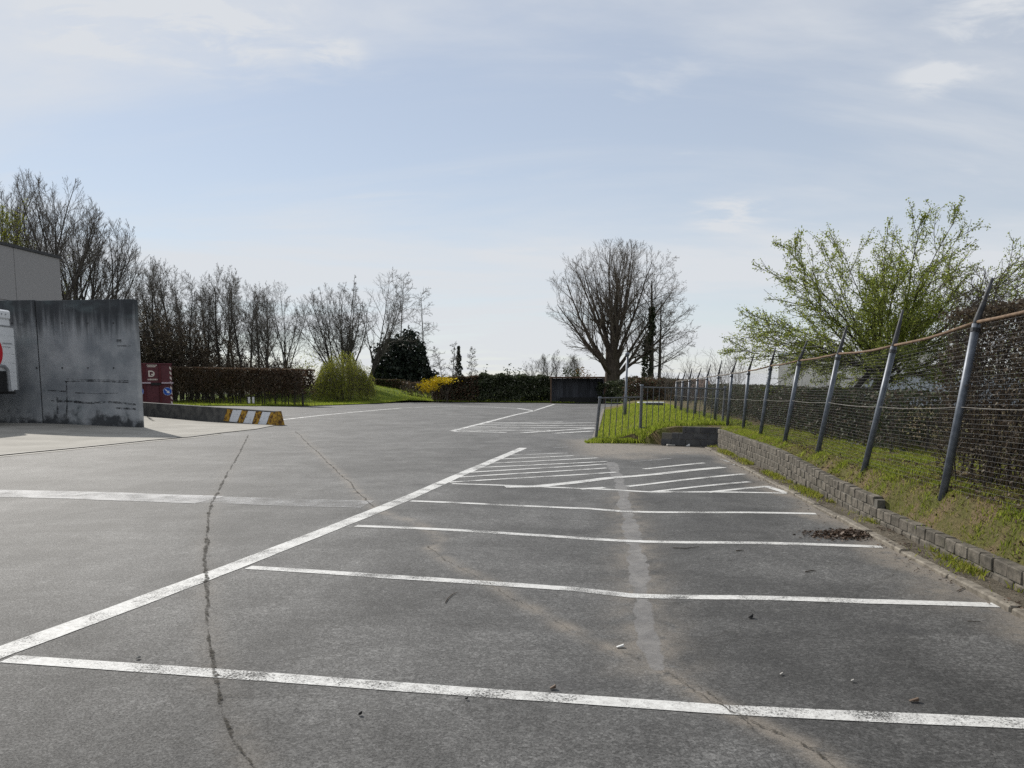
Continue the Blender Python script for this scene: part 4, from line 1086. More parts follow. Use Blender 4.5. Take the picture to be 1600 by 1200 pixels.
MB().box(s0.x - 0.16, s1.x + 0.1, SY - 0.08, SY + 1.6, sz - 0.15, sz).build('roof', M['cap_brown'], sh_, 0.02)
MB().box(s0.x + 0.9, s1.x - 0.5, SY + 0.95, SY + 1.37, 0.0, 0.55).build('bench', M['rubber'], sh_, 0.02)
for xx in (s0.x - 0.08, s1.x + 0.06): MB().box(xx - 0.06, xx + 0.06, SY - 0.14, SY - 0.02, 0, sz - 0.155).build('post', M['cap_brown'], sh_)

# white buildings beyond the fence
wb = empty('white_building', (P(1217, 556, 46).x, 46, 0), 'flat white building seen through the fence below the leafy tree', 'building')
a, b = P(1217, 556, 46), P(1350, 556, 46)
for k in range(6):
    x0_ = a.x + (b.x - a.x + 3) * k / 6
    MB().box(x0_ + 0.01, x0_ + (b.x - a.x + 3) / 6 - 0.01, 46, 46.2, 0, a.z).build('panel', M['white_cladding'], wb, 0.01)
MB().box(a.x, b.x + 3, 46.1, 60, 0, a.z - 0.05).build('core', M['white_cladding'], wb)
MB().box(a.x - 0.08, b.x + 3.08, 45.92, 60.1, a.z + 0.002, a.z + 0.16).build('roof_edge', M['pale_cladding'], wb, 0.01)
MB().box(P(1318, 605, 45.98).x, P(1332, 605, 45.98).x, 45.97, 45.995, 1.5, 1.6).build('vent', M['dark_trim'], wb)
wb.rotation_euler = (0, 0, R(-21))
wb2 = empty('grey_shed', (P(1352, 588, 44).x, 44, 0), 'lower pale blue-grey shed beside the flat white building', 'shed')
a2, b2 = P(1352, 588, 44), P(1560, 588, 44)
for k in range(7):
    x0_ = a2.x + (b2.x - a2.x) * k / 7; MB().box(x0_ + 0.01, x0_ + (b2.x - a2.x) / 7 - 0.01, 44, 44.2, 0, a2.z).build('panel', M['pale_cladding'], wb2, 0.01)
MB().box(a2.x - 0.05, b2.x + 0.05, 43.93, 45.9, a2.z + 0.002, a2.z + 0.1).build('roof_edge', M['truck_grey'], wb2, 0.01)
wb2.rotation_euler = (0, 0, R(-24))
fh = empty('far_house', (16, 88, 0), 'long low brown roof far behind the steel railing', 'house')
ha, hb = P(1020, 597, 88), P(1110, 597, 88)
MB().box(ha.x, hb.x, 88, 94, 0, ha.z - 0.6).build('wall', M['brown_roof'], fh)
MB().hexa([(ha.x-.3,87.6,ha.z-.6),(hb.x+.3,87.6,ha.z-.6),(hb.x+.3,94.4,ha.z-.6),(ha.x-.3,94.4,ha.z-.6),(ha.x-.3,90.5,ha.z+.35),(hb.x+.3,90.5,ha.z+.35),(hb.x+.3,91.5,ha.z+.35),(ha.x-.3,91.5,ha.z+.35)]).build('roof', M['brown_roof'], fh)

# ================================================================== VEGETATION
def ordinal(i): return ['first', 'second', 'third', 'fourth', 'fifth', 'sixth', 'seventh', 'eighth', 'ninth', 'tenth', 'eleventh', 'twelfth', 'thirteenth', 'fourteenth', 'fifteenth', 'sixteenth', 'seventeenth', 'eighteenth', 'nineteenth', 'twentieth'][i]
def V3(*a): return np.array(a, float)

# --- big bare tree behind the shelter
BY_ = 79.0
bp = P(956, 612, BY_); H = P(970, 368, BY_).z
BIG = [lvl(5, 0.02, 0.02, 0.8),
       lvl(10, 0.045, 0.028, 0.10, n=23, t0=0.42, ang=80, ang_top=6, asd=9, ratio=1, rr=0.34, tp=0.65, fit=(0.82, 1.0)),
       lvl(7, 0.075, 0.05, 0.22, n=12, t0=0.22, ang=30, ratio=0.40, fall=0.3, rr=0.5),
       lvl(5, 0.10, 0.05, 0.4, n=8, t0=0.12, ang=30, ratio=0.46, rr=0.6, rmin=0.009),
       lvl(3, 0.12, 0.04, 0.6, n=6, t0=0.12, ang=30, ratio=0.50, rr=0.7, rmin=0.007)]
tm, cm, tips, _ = tree_mesh(11, BIG, [((0, 0, -0.3), (0.02, 0, 1), 5.7, 0.92)], env=(0.1, 0, 9.5, 8.5, 7.2, 7.6))
kz = H / max(v.co.z for v in cm.vertices)
tree('bare_tree', (bp.x, BY_, 0), tm, cm, 'largest bare tree, broad domed crown behind the plank shelter', bark='bark_brown', twig='twig_warm', scale=(kz, kz, kz))
# --- ivy-clad neighbour
ip = P(1016, 612, 77)
IVY = [lvl(8, 0.02, 0.03, 0.2),
       lvl(5, 0.08, 0.03, 0.25, n=22, t0=0.30, ang=70, ang_top=45, ratio=0.46, fall=0.45, rr=0.33),
       lvl(4, 0.12, 0.02, 0.35, n=8, t0=0.2, ang=38, ratio=0.40, rr=0.55),
       lvl(3, 0.16, 0.0, 0.5, n=6, t0=0.15, ang=36, ratio=0.5, rr=0.65, rmin=0.008),
       lvl(2, 0.2, -0.02, 0.6, n=4, t0=0.2, ang=36, ratio=0.5, rr=0.7, rmin=0.007)]
tm, cm, tips, rg_ = tree_mesh(23, IVY, [((0, 0, -0.3), (0.0, 0, 1), 12.2, 0.34), ((0.9, 0.3, -0.3), (0.05, 0, 1), 10.2, 0.24)])
ivt = tree('ivy_tree', (ip.x, 77, 0), tm, cm, 'slender bare tree with ivy round its trunk, right of the largest tree', twig='twig_warm')
n = 1700; h_ = rg_.uniform(0.4, 9.4, n); a_ = rg_.uniform(0, 6.28, n); rr_ = (0.26 + 0.34 * np.abs(np.sin(h_ * 1.7 + a_ * 1.5)) * rg_.random(n) + 0.35 * rg_.random(n) ** 3) * (1.2 - h_ / 13)
Vv, Ff = cards(np.stack([np.cos(a_) * rr_ - 0.35 * (h_ < 6.5), np.sin(a_) * rr_, h_], -1), 0.26, rg_, aspect=0.8); local_part('ivy', Vv, Ff, 'ivy_leaf', ivt)

# --- willows behind the grey building
WS = [(30, 256, 62, 41, (0.02, 0, 1), 'bare tall tree at the left photo edge, above the grey building'), (60, 285, 66, 42, (0.06, 0, 1), 'thin forked bare tree rising just behind the grey building roof'),
      (92, 266, 60, 43, (0.05, 0, 1), 'straight bare tree at the corner of the grey building'), (113, 288, 62, 44, (0.10, 0, 1), 'bare tree right of the building corner, upright dark trunk'),
      (150, 322, 61, 45, (0.38, 0, 1), 'bare tree leaning strongly right above the stained concrete wall'), (185, 338, 64, 46, (0.22, 0, 1), 'slighter bare tree leaning right beyond the stained concrete wall'), (-40, 262, 60, 47, (0, 0, 1), 'bare tall tree half cut off by the left photo edge')]
for px_, ty, D_, sd, dr, lab in WS:
    b = P(px_ - dr[0] * 150, 600, D_); Ht = P(px_, ty, D_).z
    tm, cm, _, _ = tree_mesh(sd, WILLOW, [((0, 0, -0.3), dr, Ht * 0.62, Ht * 0.021)], env=(dr[0] * Ht * 0.55, 0, Ht * 0.60, Ht * 0.25, Ht * 0.25, Ht * 0.40))
    zmax = max(max(v.co.z for v in cm.vertices), 1); k = Ht / zmax
    tree('willow_tree', (b.x, D_, 0), tm, cm, lab, group='bare trees behind the grey building', scale=(k, k, k))
# yellow-green foliage at the photo's left edge
yl = P(-6, 320, 58); r_ = np.random.default_rng(3)
yt = empty('yellow_willow', (yl.x - 0.6, 58, 0), 'tree tip with yellow-green young leaves at the left photo edge', 'tree')
tm, cm, tips, r_ = tree_mesh(52, WILLOW, [((0, 0, -0.2), (0.02, 0, 1), 9.6, 0.16)], )
for nm, me, mt in (('trunk', tm, 'bark'), ('crown', cm, 'twig')):
    me.materials.append(M[mt]); o = bpy.data.objects.new(nm, me); COL.objects.link(o); o.parent = yt
nd = tips[0][1:].reshape(-1, 3); nd = nd[r_.random(len(nd)) < 0.55]
Vv, Ff = cards(nd + r_.normal(size=nd.shape) * 0.06, 0.16, r_, aspect=0.35); local_part('leaves', Vv, Ff, 'willow_leaf', yt)

# --- wood behind the long brown hedge
SL = [tree_mesh(100 + k, SLIM, [((0, 0, -0.2), (r_.uniform(-.05, .05), 0, 1), 13.5, 0.30)], env=(0, 0, 10.0, 2.5, 2.5, 6.4)) for k in range(4)]
FK = [tree_mesh(120 + k, FORK, [((0, 0, -0.2), (r_.uniform(-.08, .08), 0, 1), 5.2, 0.28)], env=(0, 0, 9.0, 4.0, 4.0, 6.0)) for k in range(2)]
for s_ in SL + FK:
    for me, mt in ((s_[0], 'bark'), (s_[1], 'twig')): me.materials.append(M[mt])
WOOD = [(208, 455, 80, 's'), (222, 430, 86, 's'), (234, 412, 82, 's'), (247, 398, 80, 's'), (260, 392, 92, 's'), (272, 396, 84, 's'), (284, 412, 94, 's'), (297, 420, 81, 's'), (309, 426, 88, 'f'), (321, 430, 83, 's'), (332, 420, 92, 's'), (344, 409, 82, 's'),
        (357, 405, 88, 's'), (368, 418, 94, 's'), (379, 430, 81, 's'), (391, 436, 90, 's'), (403, 438, 84, 's'), (415, 431, 92, 's'), (430, 438, 82, 'f'), (447, 434, 86, 'f')]
for i, (px_, ty, D_, kd) in enumerate(WOOD):
    b = P(px_, 600, D_); Ht = P(px_, ty, D_).z
    src = SL[i % 4] if kd == 's' else FK[i % 2]
    zm = max(v.co.z for v in src[1].vertices) if kd == 'x' else (16.5 if kd == 's' else 15.0)
    k = Ht / zm
    tree('woodland_tree', (b.x, D_, 0), src[0], src[1], f'bare tree, {ordinal(i)} from the left in the wood behind the long brown hedge', group='bare trees in the wood behind the hedge', rot=rnd.uniform(0, 6.28), scale=(k * rnd.uniform(0.75, 0.95), k * rnd.uniform(0.75, 0.95), k))
# undergrowth in the wood: bushes of bare twigs
bushes = []
for k in range(3):
    segs, tips, rg_ = grow(140 + k, [((rnd.uniform(-1.2, 1.2), rnd.uniform(-.8, .8), -0.1), (rnd.uniform(-.4, .4), rnd.uniform(-.3, .3), 1), rnd.uniform(3, 5.2), 0.035) for _ in range(16)], SHRUB)
    tm = seg_mesh('stems', segs[:1], (4,)); cm = seg_mesh('twigs', segs[1:], (3, 3, 3))
    nd = tips[0].reshape(-1, 3); nd = nd[rg_.random(len(nd)) < 0.7]
    Vv, Ff = cards(nd, 0.14, rg_); lm = mesh_np('leaves', Vv, Ff); lm.materials.append(M['hedge_twig_leaf'])
    tm.materials.append(M['bark']); cm.materials.append(M['twig_dark']); bushes.append((tm, cm, lm))
for i, px_ in enumerate([205, 228, 252, 275, 298, 322, 346, 368, 392, 416, 440, 462]):
    D_ = 78.5 + (i * 37 % 5); b = P(px_, 600, D_)
    ro = empty('woodland_bush', (b.x, D_, 0), f'dark twiggy bush, {ordinal(i)} from the left, below the trees of the wood', 'bush', 'dark bushes below the trees of the wood')
    ro.rotation_euler = (0, 0, rnd.uniform(0, 6)); sc_ = rnd.uniform(0.75, 1.1) * (1.45 if px_ < 320 else 0.95); ro.scale = (sc_ * 1.1, sc_ * 1.1, sc_)
    for nm, me in zip(('stems', 'twigs', 'leaves'), bushes[i % 3]):
        o = bpy.data.objects.new(nm, me); COL.objects.link(o); o.parent = ro

# --- trees between the wood and the dark evergreen
def one(name, px_, ty, D_, seed, levels, bases, lab, bark='bark', twig='twig', group=None, env=None):
    b = P(px_, 600, D_); tm, cm, tp, rg = tree_mesh(seed, levels, bases, ks=(8, 6, 4, 3, 3), env=env)
    k = P(px_, ty, D_).z / max(v.co.z for v in cm.vertices)
    return tree(name, (b.x, D_, 0), tm, cm, lab, bark=bark, twig=twig, scale=(k, k, k), group=group)
one('spreading_tree', 528, 440, 88, 61, FORK, [((0, 0, -0.2), (-0.25, 0, 1), 4.6, 0.30), ((0.7, 0.2, -0.2), (0.02, 0, 1), 4.8, 0.26), ((1.4, -.2, -0.2), (-0.1, 0, 1), 4.4, 0.2)], 'several-stemmed bare tree spreading left above the yellow-green willow bush', env=(-0.9, 0, 8.3, 3.9, 3.5, 5.2))
one('forked_tree', 548, 436, 92, 62, FORK, [((0, 0, -0.2), (0.15, 0, 1), 5.2, 0.26)], 'forked bare tree standing right behind the yellow-green willow bush', env=(1.0, 0, 8.5, 2.9, 3, 5.5))
LEAN = [lvl(7, 0.05, 0.03, 0.5)] + [dict(FORK[1], ang=36, ang_top=14, n=6)] + FORK[2:]
one('leaning_tree', 566, 416, 84, 66, LEAN, [((0, 0, -0.2), (0.34, 0, 1), 6.2, 0.30)], 'bare tree leaning right, its fork over the dark round evergreen', env=(3.4, 0, 9.6, 3.7, 3.5, 5.6))
one('slender_tree', 623, 424, 100, 63, LARCH, [((0, 0, -0.2), (0, 0, 1), 14.0, 0.14)], 'slender bare tree rising behind the dark round evergreen')
one('larch_tree', 664, 446, 98, 65, LARCH, [((0, 0, -0.2), (0.02, 0, 1), 13.5, 0.15)], 'slender bare tree with tiered branches at the right side of the round evergreen')
one('sapling', 692, 540, 96, 67, [lvl(6, 0.03, 0.02, 0.3, pull=(-0.09, 0, 0))] + LARCH[1:3], [((0, 0, -0.2), (0.15, 0, 1), 5.5, 0.05)], 'thin arching sapling right of the round evergreen')
one('bare_conifer', 706, 532, 96, 68, LARCH, [((0, 0, -0.2), (0, 0, 1), 6.2, 0.11)], 'small leafless tree left of the little dark conifer')
one('thin_tree', 737, 541, 104, 69, LARCH, [((0, 0, -0.2), (0, 0, 1), 6.2, 0.06)], 'small thin bare tree right of the little dark conifer')
# far row behind the car park
for i, (px_, ty) in enumerate([(833, 552), (846, 548), (858, 546), (871, 545), (884, 545), (897, 547), (908, 548)]):
    b = P(px_, 600, 140); s_ = SL[i % 4] if i % 2 else FK[i % 2]; k = P(px_, ty, 140).z / (16.5 if i % 2 else 15)
    tree('far_tree', (b.x, 140 + i % 3, 0), s_[0], s_[1], f'far small bare tree, {ordinal(i)} from the left in the row behind the plank shelter', group='far row of small bare trees', rot=i * 1.3, scale=(k * 1.05, k * 1.05, k))
# bare bushes above the far fence
for i, (px_, ty, D_) in enumerate([(1078, 545, 50), (1105, 562, 46), (1128, 540, 48), (1150, 530, 52), (1050, 565, 54)]):
    b = P(px_, 600, D_); ro = empty('bare_bush', (b.x, D_, 0.4), f'bare twiggy bush beyond the far fence, {ordinal((1, 2, 3, 4, 0)[i])} from the left', 'bush', 'bare bushes beyond the far fence')
    segs, tips, rg_ = grow(170 + i, [((rnd.uniform(-.5, .5), rnd.uniform(-.4, .4), -0.1), (rnd.uniform(-.35, .35), 0, 1), rnd.uniform(1.5, 3), 0.02) for _ in range(7)], SHRUB[:3])
    top = max(segs[2][1][:, 2]); k = (P(px_, ty, D_).z - 0.4) / top; ro.scale = (k, k, k)
    for nm, sg_, kk in (('stems', segs[:1], (4,)), ('twigs', segs[1:], (3, 3))):
        me = seg_mesh(nm, sg_, kk); me.materials.append(M['twig']); o = bpy.data.objects.new(nm, me); COL.objects.link(o); o.parent = ro

# --- leaf masses
def blob(rng, n, rx, ry, rz, rough=0.25, seed=0, shell=0.55, flat=True, p=2.0):
    u = rng.normal(size=(n, 3)); u /= (np.abs(u) ** p).sum(1, keepdims=True) ** (1 / p)
    if flat: u[:, 2] = np.abs(u[:, 2])
    k = 1 + rough * (lump(u[:, 0] * 3 + u[:, 2] * 2, u[:, 1] * 3 - u[:, 2] * 2.6, 1.0, seed)) + rough * 0.5 * lump(u[:, 0] * 7, u[:, 1] * 7 + u[:, 2] * 7, 1.0, seed + 1)
    r = (1 - shell * rng.random(n) ** 1.6) * k
    return u * r[:, None] * np.array([rx, ry, rz])
def leafbush(name, loc, parts, lab, cat='bush', group=None, stems=None):
    ro = empty(name, loc, lab, cat, group)
    for nm, V_, F_, mt in parts: local_part(nm, V_, F_, mt, ro)
    return ro
rg_ = np.random.default_rng(77)
# dark round evergreen
e = P(631, 600, 98); Rx = (P(684, 600, 98).x - P(581, 600, 98).x) / 2; Rz = P(630, 517, 98).z
pts = np.concatenate([blob(rg_, 12000, Rx * 0.90, Rx * 0.8, Rz * 0.94, 0.2, 3, p=2.7), blob(rg_, 1800, Rx * 0.33, Rx * 0.3, Rz * 0.42, 0.2, 5) + V3(Rx * 0.82, 0, 0), blob(rg_, 1500, Rx * 0.35, Rx * 0.3, Rz * 0.5, 0.2, 6) + V3(-Rx * 0.72, 0, 0)])
Vv, Ff = cards(pts, 0.42, rg_, aspect=0.7)
ev = leafbush('evergreen_tree', (e.x, 98, 0), [('crown', Vv, Ff, 'evergreen_leaf')], 'very dark dome-shaped evergreen behind the far hedges', 'tree')
tkm = seg_mesh('trunk', grow(4, [((0, 0, -.2), (0, 0, 1), Rz * 0.85, 0.25), ((1.2, 0, -.2), (.1, 0, 1), Rz * 0.7, 0.2), ((-1.2, 0, -.2), (-.1, 0, 1), Rz * 0.7, 0.2)], SLIM[:2])[0], (8, 4)); tkm.materials.append(M['bark']); o = bpy.data.objects.new('trunk', tkm); COL.objects.link(o); o.parent = ev
# little dark conifer
cp = P(717, 600, 97); n = 900; h_ = rg_.random(n) ** 0.8; a_ = rg_.uniform(0, 6.28, n); Hc = P(717, 541, 97).z
rr_ = (1 - h_) * 1.15 * (0.45 + 0.55 * rg_.random(n)) * (0.75 + 0.35 * np.sin(h_ * 34)) + 0.08
Vv, Ff = cards(np.stack([np.cos(a_) * rr_, np.sin(a_) * rr_, h_ * Hc], -1), 0.30, rg_, aspect=0.6)
ro = leafbush('conifer', (cp.x, 97, 0), [('crown', Vv, Ff, 'evergreen_leaf')], 'little dark conifer above the far hedge', 'tree'); MBt = MB().tube([(cp.x, 97, 0), (cp.x, 97, Hc * 0.95)], [0.09, 0.02], 6).build('trunk', M['bark'], ro)
for i, (px_, ty, w_) in enumerate([(760, 578, 0.9), (800, 572, 1.7), (793, 582, 1.3)]):
    cp = P(px_, 600, 100); Vv, Ff = cards(blob(rg_, 500, w_, w_, P(px_, ty, 100).z, 0.3, i), 0.3, rg_)
    leafbush('green_bush', (cp.x, 100, 0), [('crown', Vv, Ff, 'hedge_green')], ['small round green bush peeking over the far dark hedge', 'wider green bush top above the middle of the far dark hedge', 'low green bush just left of the wider one over the far hedge'][i])
# bushes over the shelter: green, and copper brown
cp = P(893, 600, 78); Vv, Ff = cards(blob(rg_, 900, 1.5, 1.2, P(890, 573, 78).z, 0.25, 9), 0.22, rg_); leafbush('green_bush', (cp.x, 77.6, 0), [('crown', Vv, Ff, 'hedge_green')], 'dark green bush showing over the plank shelter')
cp = P(914, 600, 78); Vv, Ff = cards(blob(rg_, 1500, 1.9, 1.4, P(914, 575, 78).z, 0.2, 10), 0.2, rg_); leafbush('copper_bush', (cp.x, 78.4, 0), [('crown', Vv, Ff, 'copper_leaf')], 'orange-brown bush showing over the plank shelter')
# yellow-green willow bush with hanging strands
wp_ = P(537, 600, 76); Hw = P(540, 546, 76).z; Rw = 3.4
n = 1000; a_ = rg_.uniform(0, 6.28, n); r0_ = np.sqrt(rg_.random(n)) * Rw * 0.72; zt_ = Hw * (1.0 - 0.45 * (r0_ / (Rw * 0.72)) ** 1.3) * rg_.uniform(0.62, 1.04, n) * (1 + 0.30 * lump(np.cos(a_) * r0_, np.sin(a_) * r0_, 0.9, 71))
p_ = np.stack([np.cos(a_) * r0_, np.sin(a_) * r0_ * 0.8, zt_], -1); out = np.stack([np.cos(a_), np.sin(a_), np.zeros(n)], -1)
ns_ = 7; Ln = zt_ * rg_.uniform(0.55, 0.98, n); P0, P1, LF = [], [], []
cur = p_.copy()
for k in range(ns_):
    f = (k + 1) / ns_
    nxt = p_ + out * (Rw * 0.36 * (1 - (1 - f) ** 2)) * (0.5 + 0.5 * rg_.random((n, 1)) * 0.4) + np.array([0, 0, -1.0]) * (Ln * f ** 1.5)[:, None] + rg_.normal(size=(n, 3)) * 0.05
    P0.append(cur); P1.append(nxt)
    for q in range(3): LF.append(cur + (nxt - cur) * rg_.random((n, 1)) + rg_.normal(size=(n, 3)) * 0.05)
    cur = nxt
P0 = np.concatenate(P0); P1 = np.concatenate(P1)
sV, sF = frusta(P0, P1, np.full(len(P0), 0.008), np.full(len(P0), 0.006), 3)
LF = np.concatenate(LF); LF = LF[LF[:, 2] > 0.1]
Vv, Ff = cards(LF, 0.15, rg_, up=-0.8, aspect=0.3)
ro = leafbush('willow_bush', (wp_.x, 76, 0.1), [('strands', sV, sF, 'twig_warm'), ('leaves', Vv, Ff, 'willow_leaf')], 'yellow-green weeping willow bush at the end of the brown hedge')
tkm = seg_mesh('trunk', grow(8, [((0, 0, -.2), (0, 0, 1), 2.6, 0.12), ((.5, 0, -.2), (.3, 0, 1), 2.4, 0.1), ((-.5, 0, -.2), (-.3, 0, 1), 2.4, 0.1)], SHRUB[:2])[0], (8, 4)); tkm.materials.append(M['bark']); o = bpy.data.objects.new('trunk', tkm); COL.objects.link(o); o.parent = ro
cp = P(480, 600, 79); Vv, Ff = cards(np.concatenate([blob(rg_, 1500, 2.6, 1.5, P(480, 553, 79).z, 0.3, 14), blob(rg_, 700, 1.6, 1.2, 2.4, 0.3, 15) + V3(2.6, 0, 0)]), 0.2, rg_, aspect=0.4)
leafbush('olive_bush', (cp.x, 79, 0), [('crown', Vv, Ff, 'willow_leaf')], 'loose olive-green bush left of the weeping willow bush')
# forsythia in flower
fp = P(680, 600, 77.5); n = 1700
pts = np.concatenate([blob(rg_, 800, 1.15, 0.8, 0.62, 0.5, 17, flat=False) + V3(-0.65, 0, 1.65), blob(rg_, 500, 1.4, 0.8, 0.36, 0.6, 18, flat=False) + V3(0.7, 0, 2.2)])
Vv, Ff = cards(pts, 0.14, rg_, aspect=0.8)
segs, _, _ = grow(9, [((rnd.uniform(-.8, 1.3), rnd.uniform(-.3, .3), 0), (rnd.uniform(-.5, .5), 0, 1), 2.0, 0.02) for _ in range(10)], SHRUB[:2])
me = seg_mesh('stems', segs, (4, 3))
ro = leafbush('forsythia', (fp.x, 77.5, 0), [('flowers', Vv, Ff, 'yellow_flower')], 'forsythia bush in bright yellow flower'); me.materials.append(M['twig_warm']); o = bpy.data.objects.new('stems', me); COL.objects.link(o); o.parent = ro

# --- clipped hedges
def hedge(name, a, b, width, z0a, z1, mats, lab, n, size, rng, stems=0, bare=0.0, stem_r=0.03, edge=0.12, twigs=None, clump=0.2):
    """a, b: ends of the middle line (Vectors with z = ground); z1 height above ground at a and b; bare: height of the leafless foot"""
    a = Vector(a); b = Vector(b); L = (b - a).length; x = (b - a); x.z = 0; x.normalize(); y = Vector((-x.y, x.x, 0))
    ro = empty(name, tuple((a + b) / 2), lab, 'hedge'); o_ = np.array((a + b) / 2)
    u = rng.random(n); v = rng.uniform(-1, 1, n); v = np.sign(v) * np.abs(v) ** 0.45; w = rng.random(n) ** 0.85
    hgt_ = z1[0] + (z1[1] - z1[0]) * u
    ex = lump(u * L, w * 3, 1.3, 5) * edge
    top = rng.random(n) < 0.2; w = np.where(top, 1 - 0.06 * rng.random(n), w); v = np.where(top, rng.uniform(-1, 1, n), v)
    low = bare * (0.7 + 0.5 * rng.random(n))
    zz_ = low + (hgt_ + edge * 0.6 * lump(u * L, v, 1.5, 6) - low) * w
    px_ = np.array(a)[None] + np.array(x)[None] * (u * L + rng.normal(size=n) * 0.05)[:, None] + np.array(y)[None] * (v * (width / 2 + ex) )[:, None]
    px_[:, 2] = a.z + (b.z - a.z) * u + zz_
    gap = (lump(u * L * 1.6 + v, zz_ * 2.2, 1.0, 9) + 0.6 * lump(u * L * 4.0, zz_ * 5 + v * 2, 1.0, 10)) > rng.uniform(-1.5, clump, n)
    px_ = px_[gap]; u = u[gap]; n = len(px_); perm = rng.permutation(n); px_ = px_[perm]
    cuts = np.array_split(np.arange(n), len(mats)) if not callable(mats) else mats(u)
    for mt, idx in zip([q if isinstance(q, str) else q[0] for q in (mats if not callable(mats) else mats.names)], cuts):
        Vv, Ff = cards(px_[idx] - o_, size, rng, aspect=0.65); local_part('foliage', Vv, Ff, mt, ro)
    r2 = random.Random(n)
    for k in range(stems):
        t = (k + r2.uniform(0.2, 0.8)) / stems; p = a.lerp(b, t) + y * r2.uniform(-.3, .3) * width; h = (z1[0] + (z1[1] - z1[0]) * t)
        q = p + x * r2.uniform(-.2, .2) + UPZ * (h * 0.55)
        MB().tube([p - UPZ * 0.05, p.lerp(q, 0.5) + x * r2.uniform(-.06, .06), q], [stem_r, stem_r * 0.8, stem_r * 0.4], 5, False).build('stem', M['bark'], ro)
    if twigs:
        nb, ln, levels, mt = twigs
        bases = []
        for k in range(nb):
            t = r2.random(); p = a.lerp(b, t) + y * r2.uniform(-.5, .5) * width
            bases.append((tuple(np.array(p) - o_), (r2.uniform(-.25, .25), r2.uniform(-.25, .25), 1), ln * r2.uniform(.75, 1.15), 0.012))
        segs, _, _ = grow(nb, bases, levels); me = seg_mesh('twigs', segs, (4, 3, 3, 3)[:len(segs)]); me.materials.append(M[mt]); o = bpy.data.objects.new('twigs', me); COL.objects.link(o); o.parent = ro
    return ro
HT = [lvl(5, 0.07, 0.04, 0.4), lvl(3, 0.15, 0.03, 0.5, n=8, t0=0.1, ang=42, ratio=0.32, rr=0.6, rmin=0.008), lvl(2, 0.2, 0.03, 0.6, n=4, t0=0.2, ang=40, ratio=0.5, rr=0.7, rmin=0.006)]
hedge('brown_hedge', (-34, 76, 0.02), (-16.4, 62.4, 0.02), 1.4, 0, (3.5, 2.95), ['beech_leaf', 'hedge_twig_leaf', 'beech_leaf'], 'long tall brown clipped hedge with bare stems at its foot', 34000, 0.17, rg_, stems=46, bare=1.15, stem_r=0.045, edge=0.06, twigs=(160, 2.9, HT, 'twig_dark'))
h2a, h2b = P(678, 627, 79.5), P(862, 628, 78.0); h2a.z = h2b.z = 0.03
hm = h2a.lerp(h2b, 0.40)
hedge('beech_hedge', h2a, hm, 2.0, 0, (2.45, 2.6), ['beech_leaf', 'beech_leaf', 'laurel_leaf'], 'red-brown hedge right of the yellow forsythia', 22000, 0.19, rg_, stems=8, edge=0.2, twigs=(40, 2.3, HT, 'twig_dark'))
hedge('laurel_hedge', hm, h2b, 2.2, 0, (2.75, 2.5), ['laurel_leaf', 'laurel_leaf', 'hedge_green'], 'dark rounded evergreen hedge ending at the plank shelter', 30000, 0.19, rg_, stems=8, edge=0.5)
h3a, h3b = P(586, 604, 90), P(632, 604, 90); h3a.z = 1.35; h3b.z = 1.2
hedge('low_hedge', h3a, h3b, 1.2, 0, (1.05, 1.15), ['beech_leaf', 'hedge_green'], 'small dark clipped hedge below the round evergreen', 6000, 0.19, rg_, stems=5, edge=0.08)
h4a, h4b = P(632, 610, 86), P(680, 615, 82); h4a.z = 0.9; h4b.z = 0.2
hedge('scrub_hedge', h4a, h4b, 1.2, 0, (1.2, 1.7), ['hedge_twig_leaf', 'beech_leaf'], 'loose brown scrub between the low hedge and the forsythia', 1300, 0.17, rg_, stems=5, edge=0.3, twigs=(24, 1.5, HT, 'twig_dark'))
# right of the big tree, behind the island
h5a, h5b = P(985, 612, 64), P(1075, 612, 58); h5a.z = h5b.z = 0.3
hedge('far_brown_hedge', h5a, h5b, 1.6, 0, (2.0, 1.7), ['beech_leaf', 'hedge_green', 'beech_leaf'], 'reddish brown scrub hedge behind the far end of the railing', 9000, 0.17, rg_, stems=8, edge=0.4, twigs=(50, 2.0, HT, 'twig_dark'))
h6a, h6b = P(944, 612, 75), P(985, 612, 70); h6a.z = h6b.z = 0.2
hedge('dark_scrub', h6a, h6b, 1.6, 0, (1.7, 1.9), ['laurel_leaf', 'hedge_green'], 'dark scrub round the foot of the largest tree', 6000, 0.18, rg_, stems=5, edge=0.4)
# tall twiggy hedge close behind the fence
NT = [lvl(6, 0.09, 0.05, 0.35), lvl(4, 0.16, 0.03, 0.5, n=10, t0=0.05, ang=45, ratio=0.30, rr=0.6, rmin=0.0035), lvl(3, 0.22, 0.02, 0.6, n=5, t0=0.15, ang=45, ratio=0.45, rr=0.7, rmin=0.0025), lvl(2, 0.22, 0.02, 0.6, n=3, t0=0.2, ang=45, ratio=0.5, rr=0.7, rmin=0.002)]
na, nb_ = wallpt(1.0, 1.85, 0.5), wallpt(9.6, 1.75, 0.5)
hedge('twiggy_hedge', na, nb_, 1.3, 0, (2.2, 2.0), ['hedge_twig_leaf', 'hedge_twig_leaf', 'hedge_twig_leaf'], 'tall dense twiggy hedge close behind the nearest fence posts', 90000, 0.045, rg_, stems=26, bare=0.1, stem_r=0.022, edge=0.12, twigs=(170, 2.2, NT, 'twig_dark'))
na, nb_ = wallpt(12.6, 2.4, 0.55), wallpt(34, 2.6, 0.55)
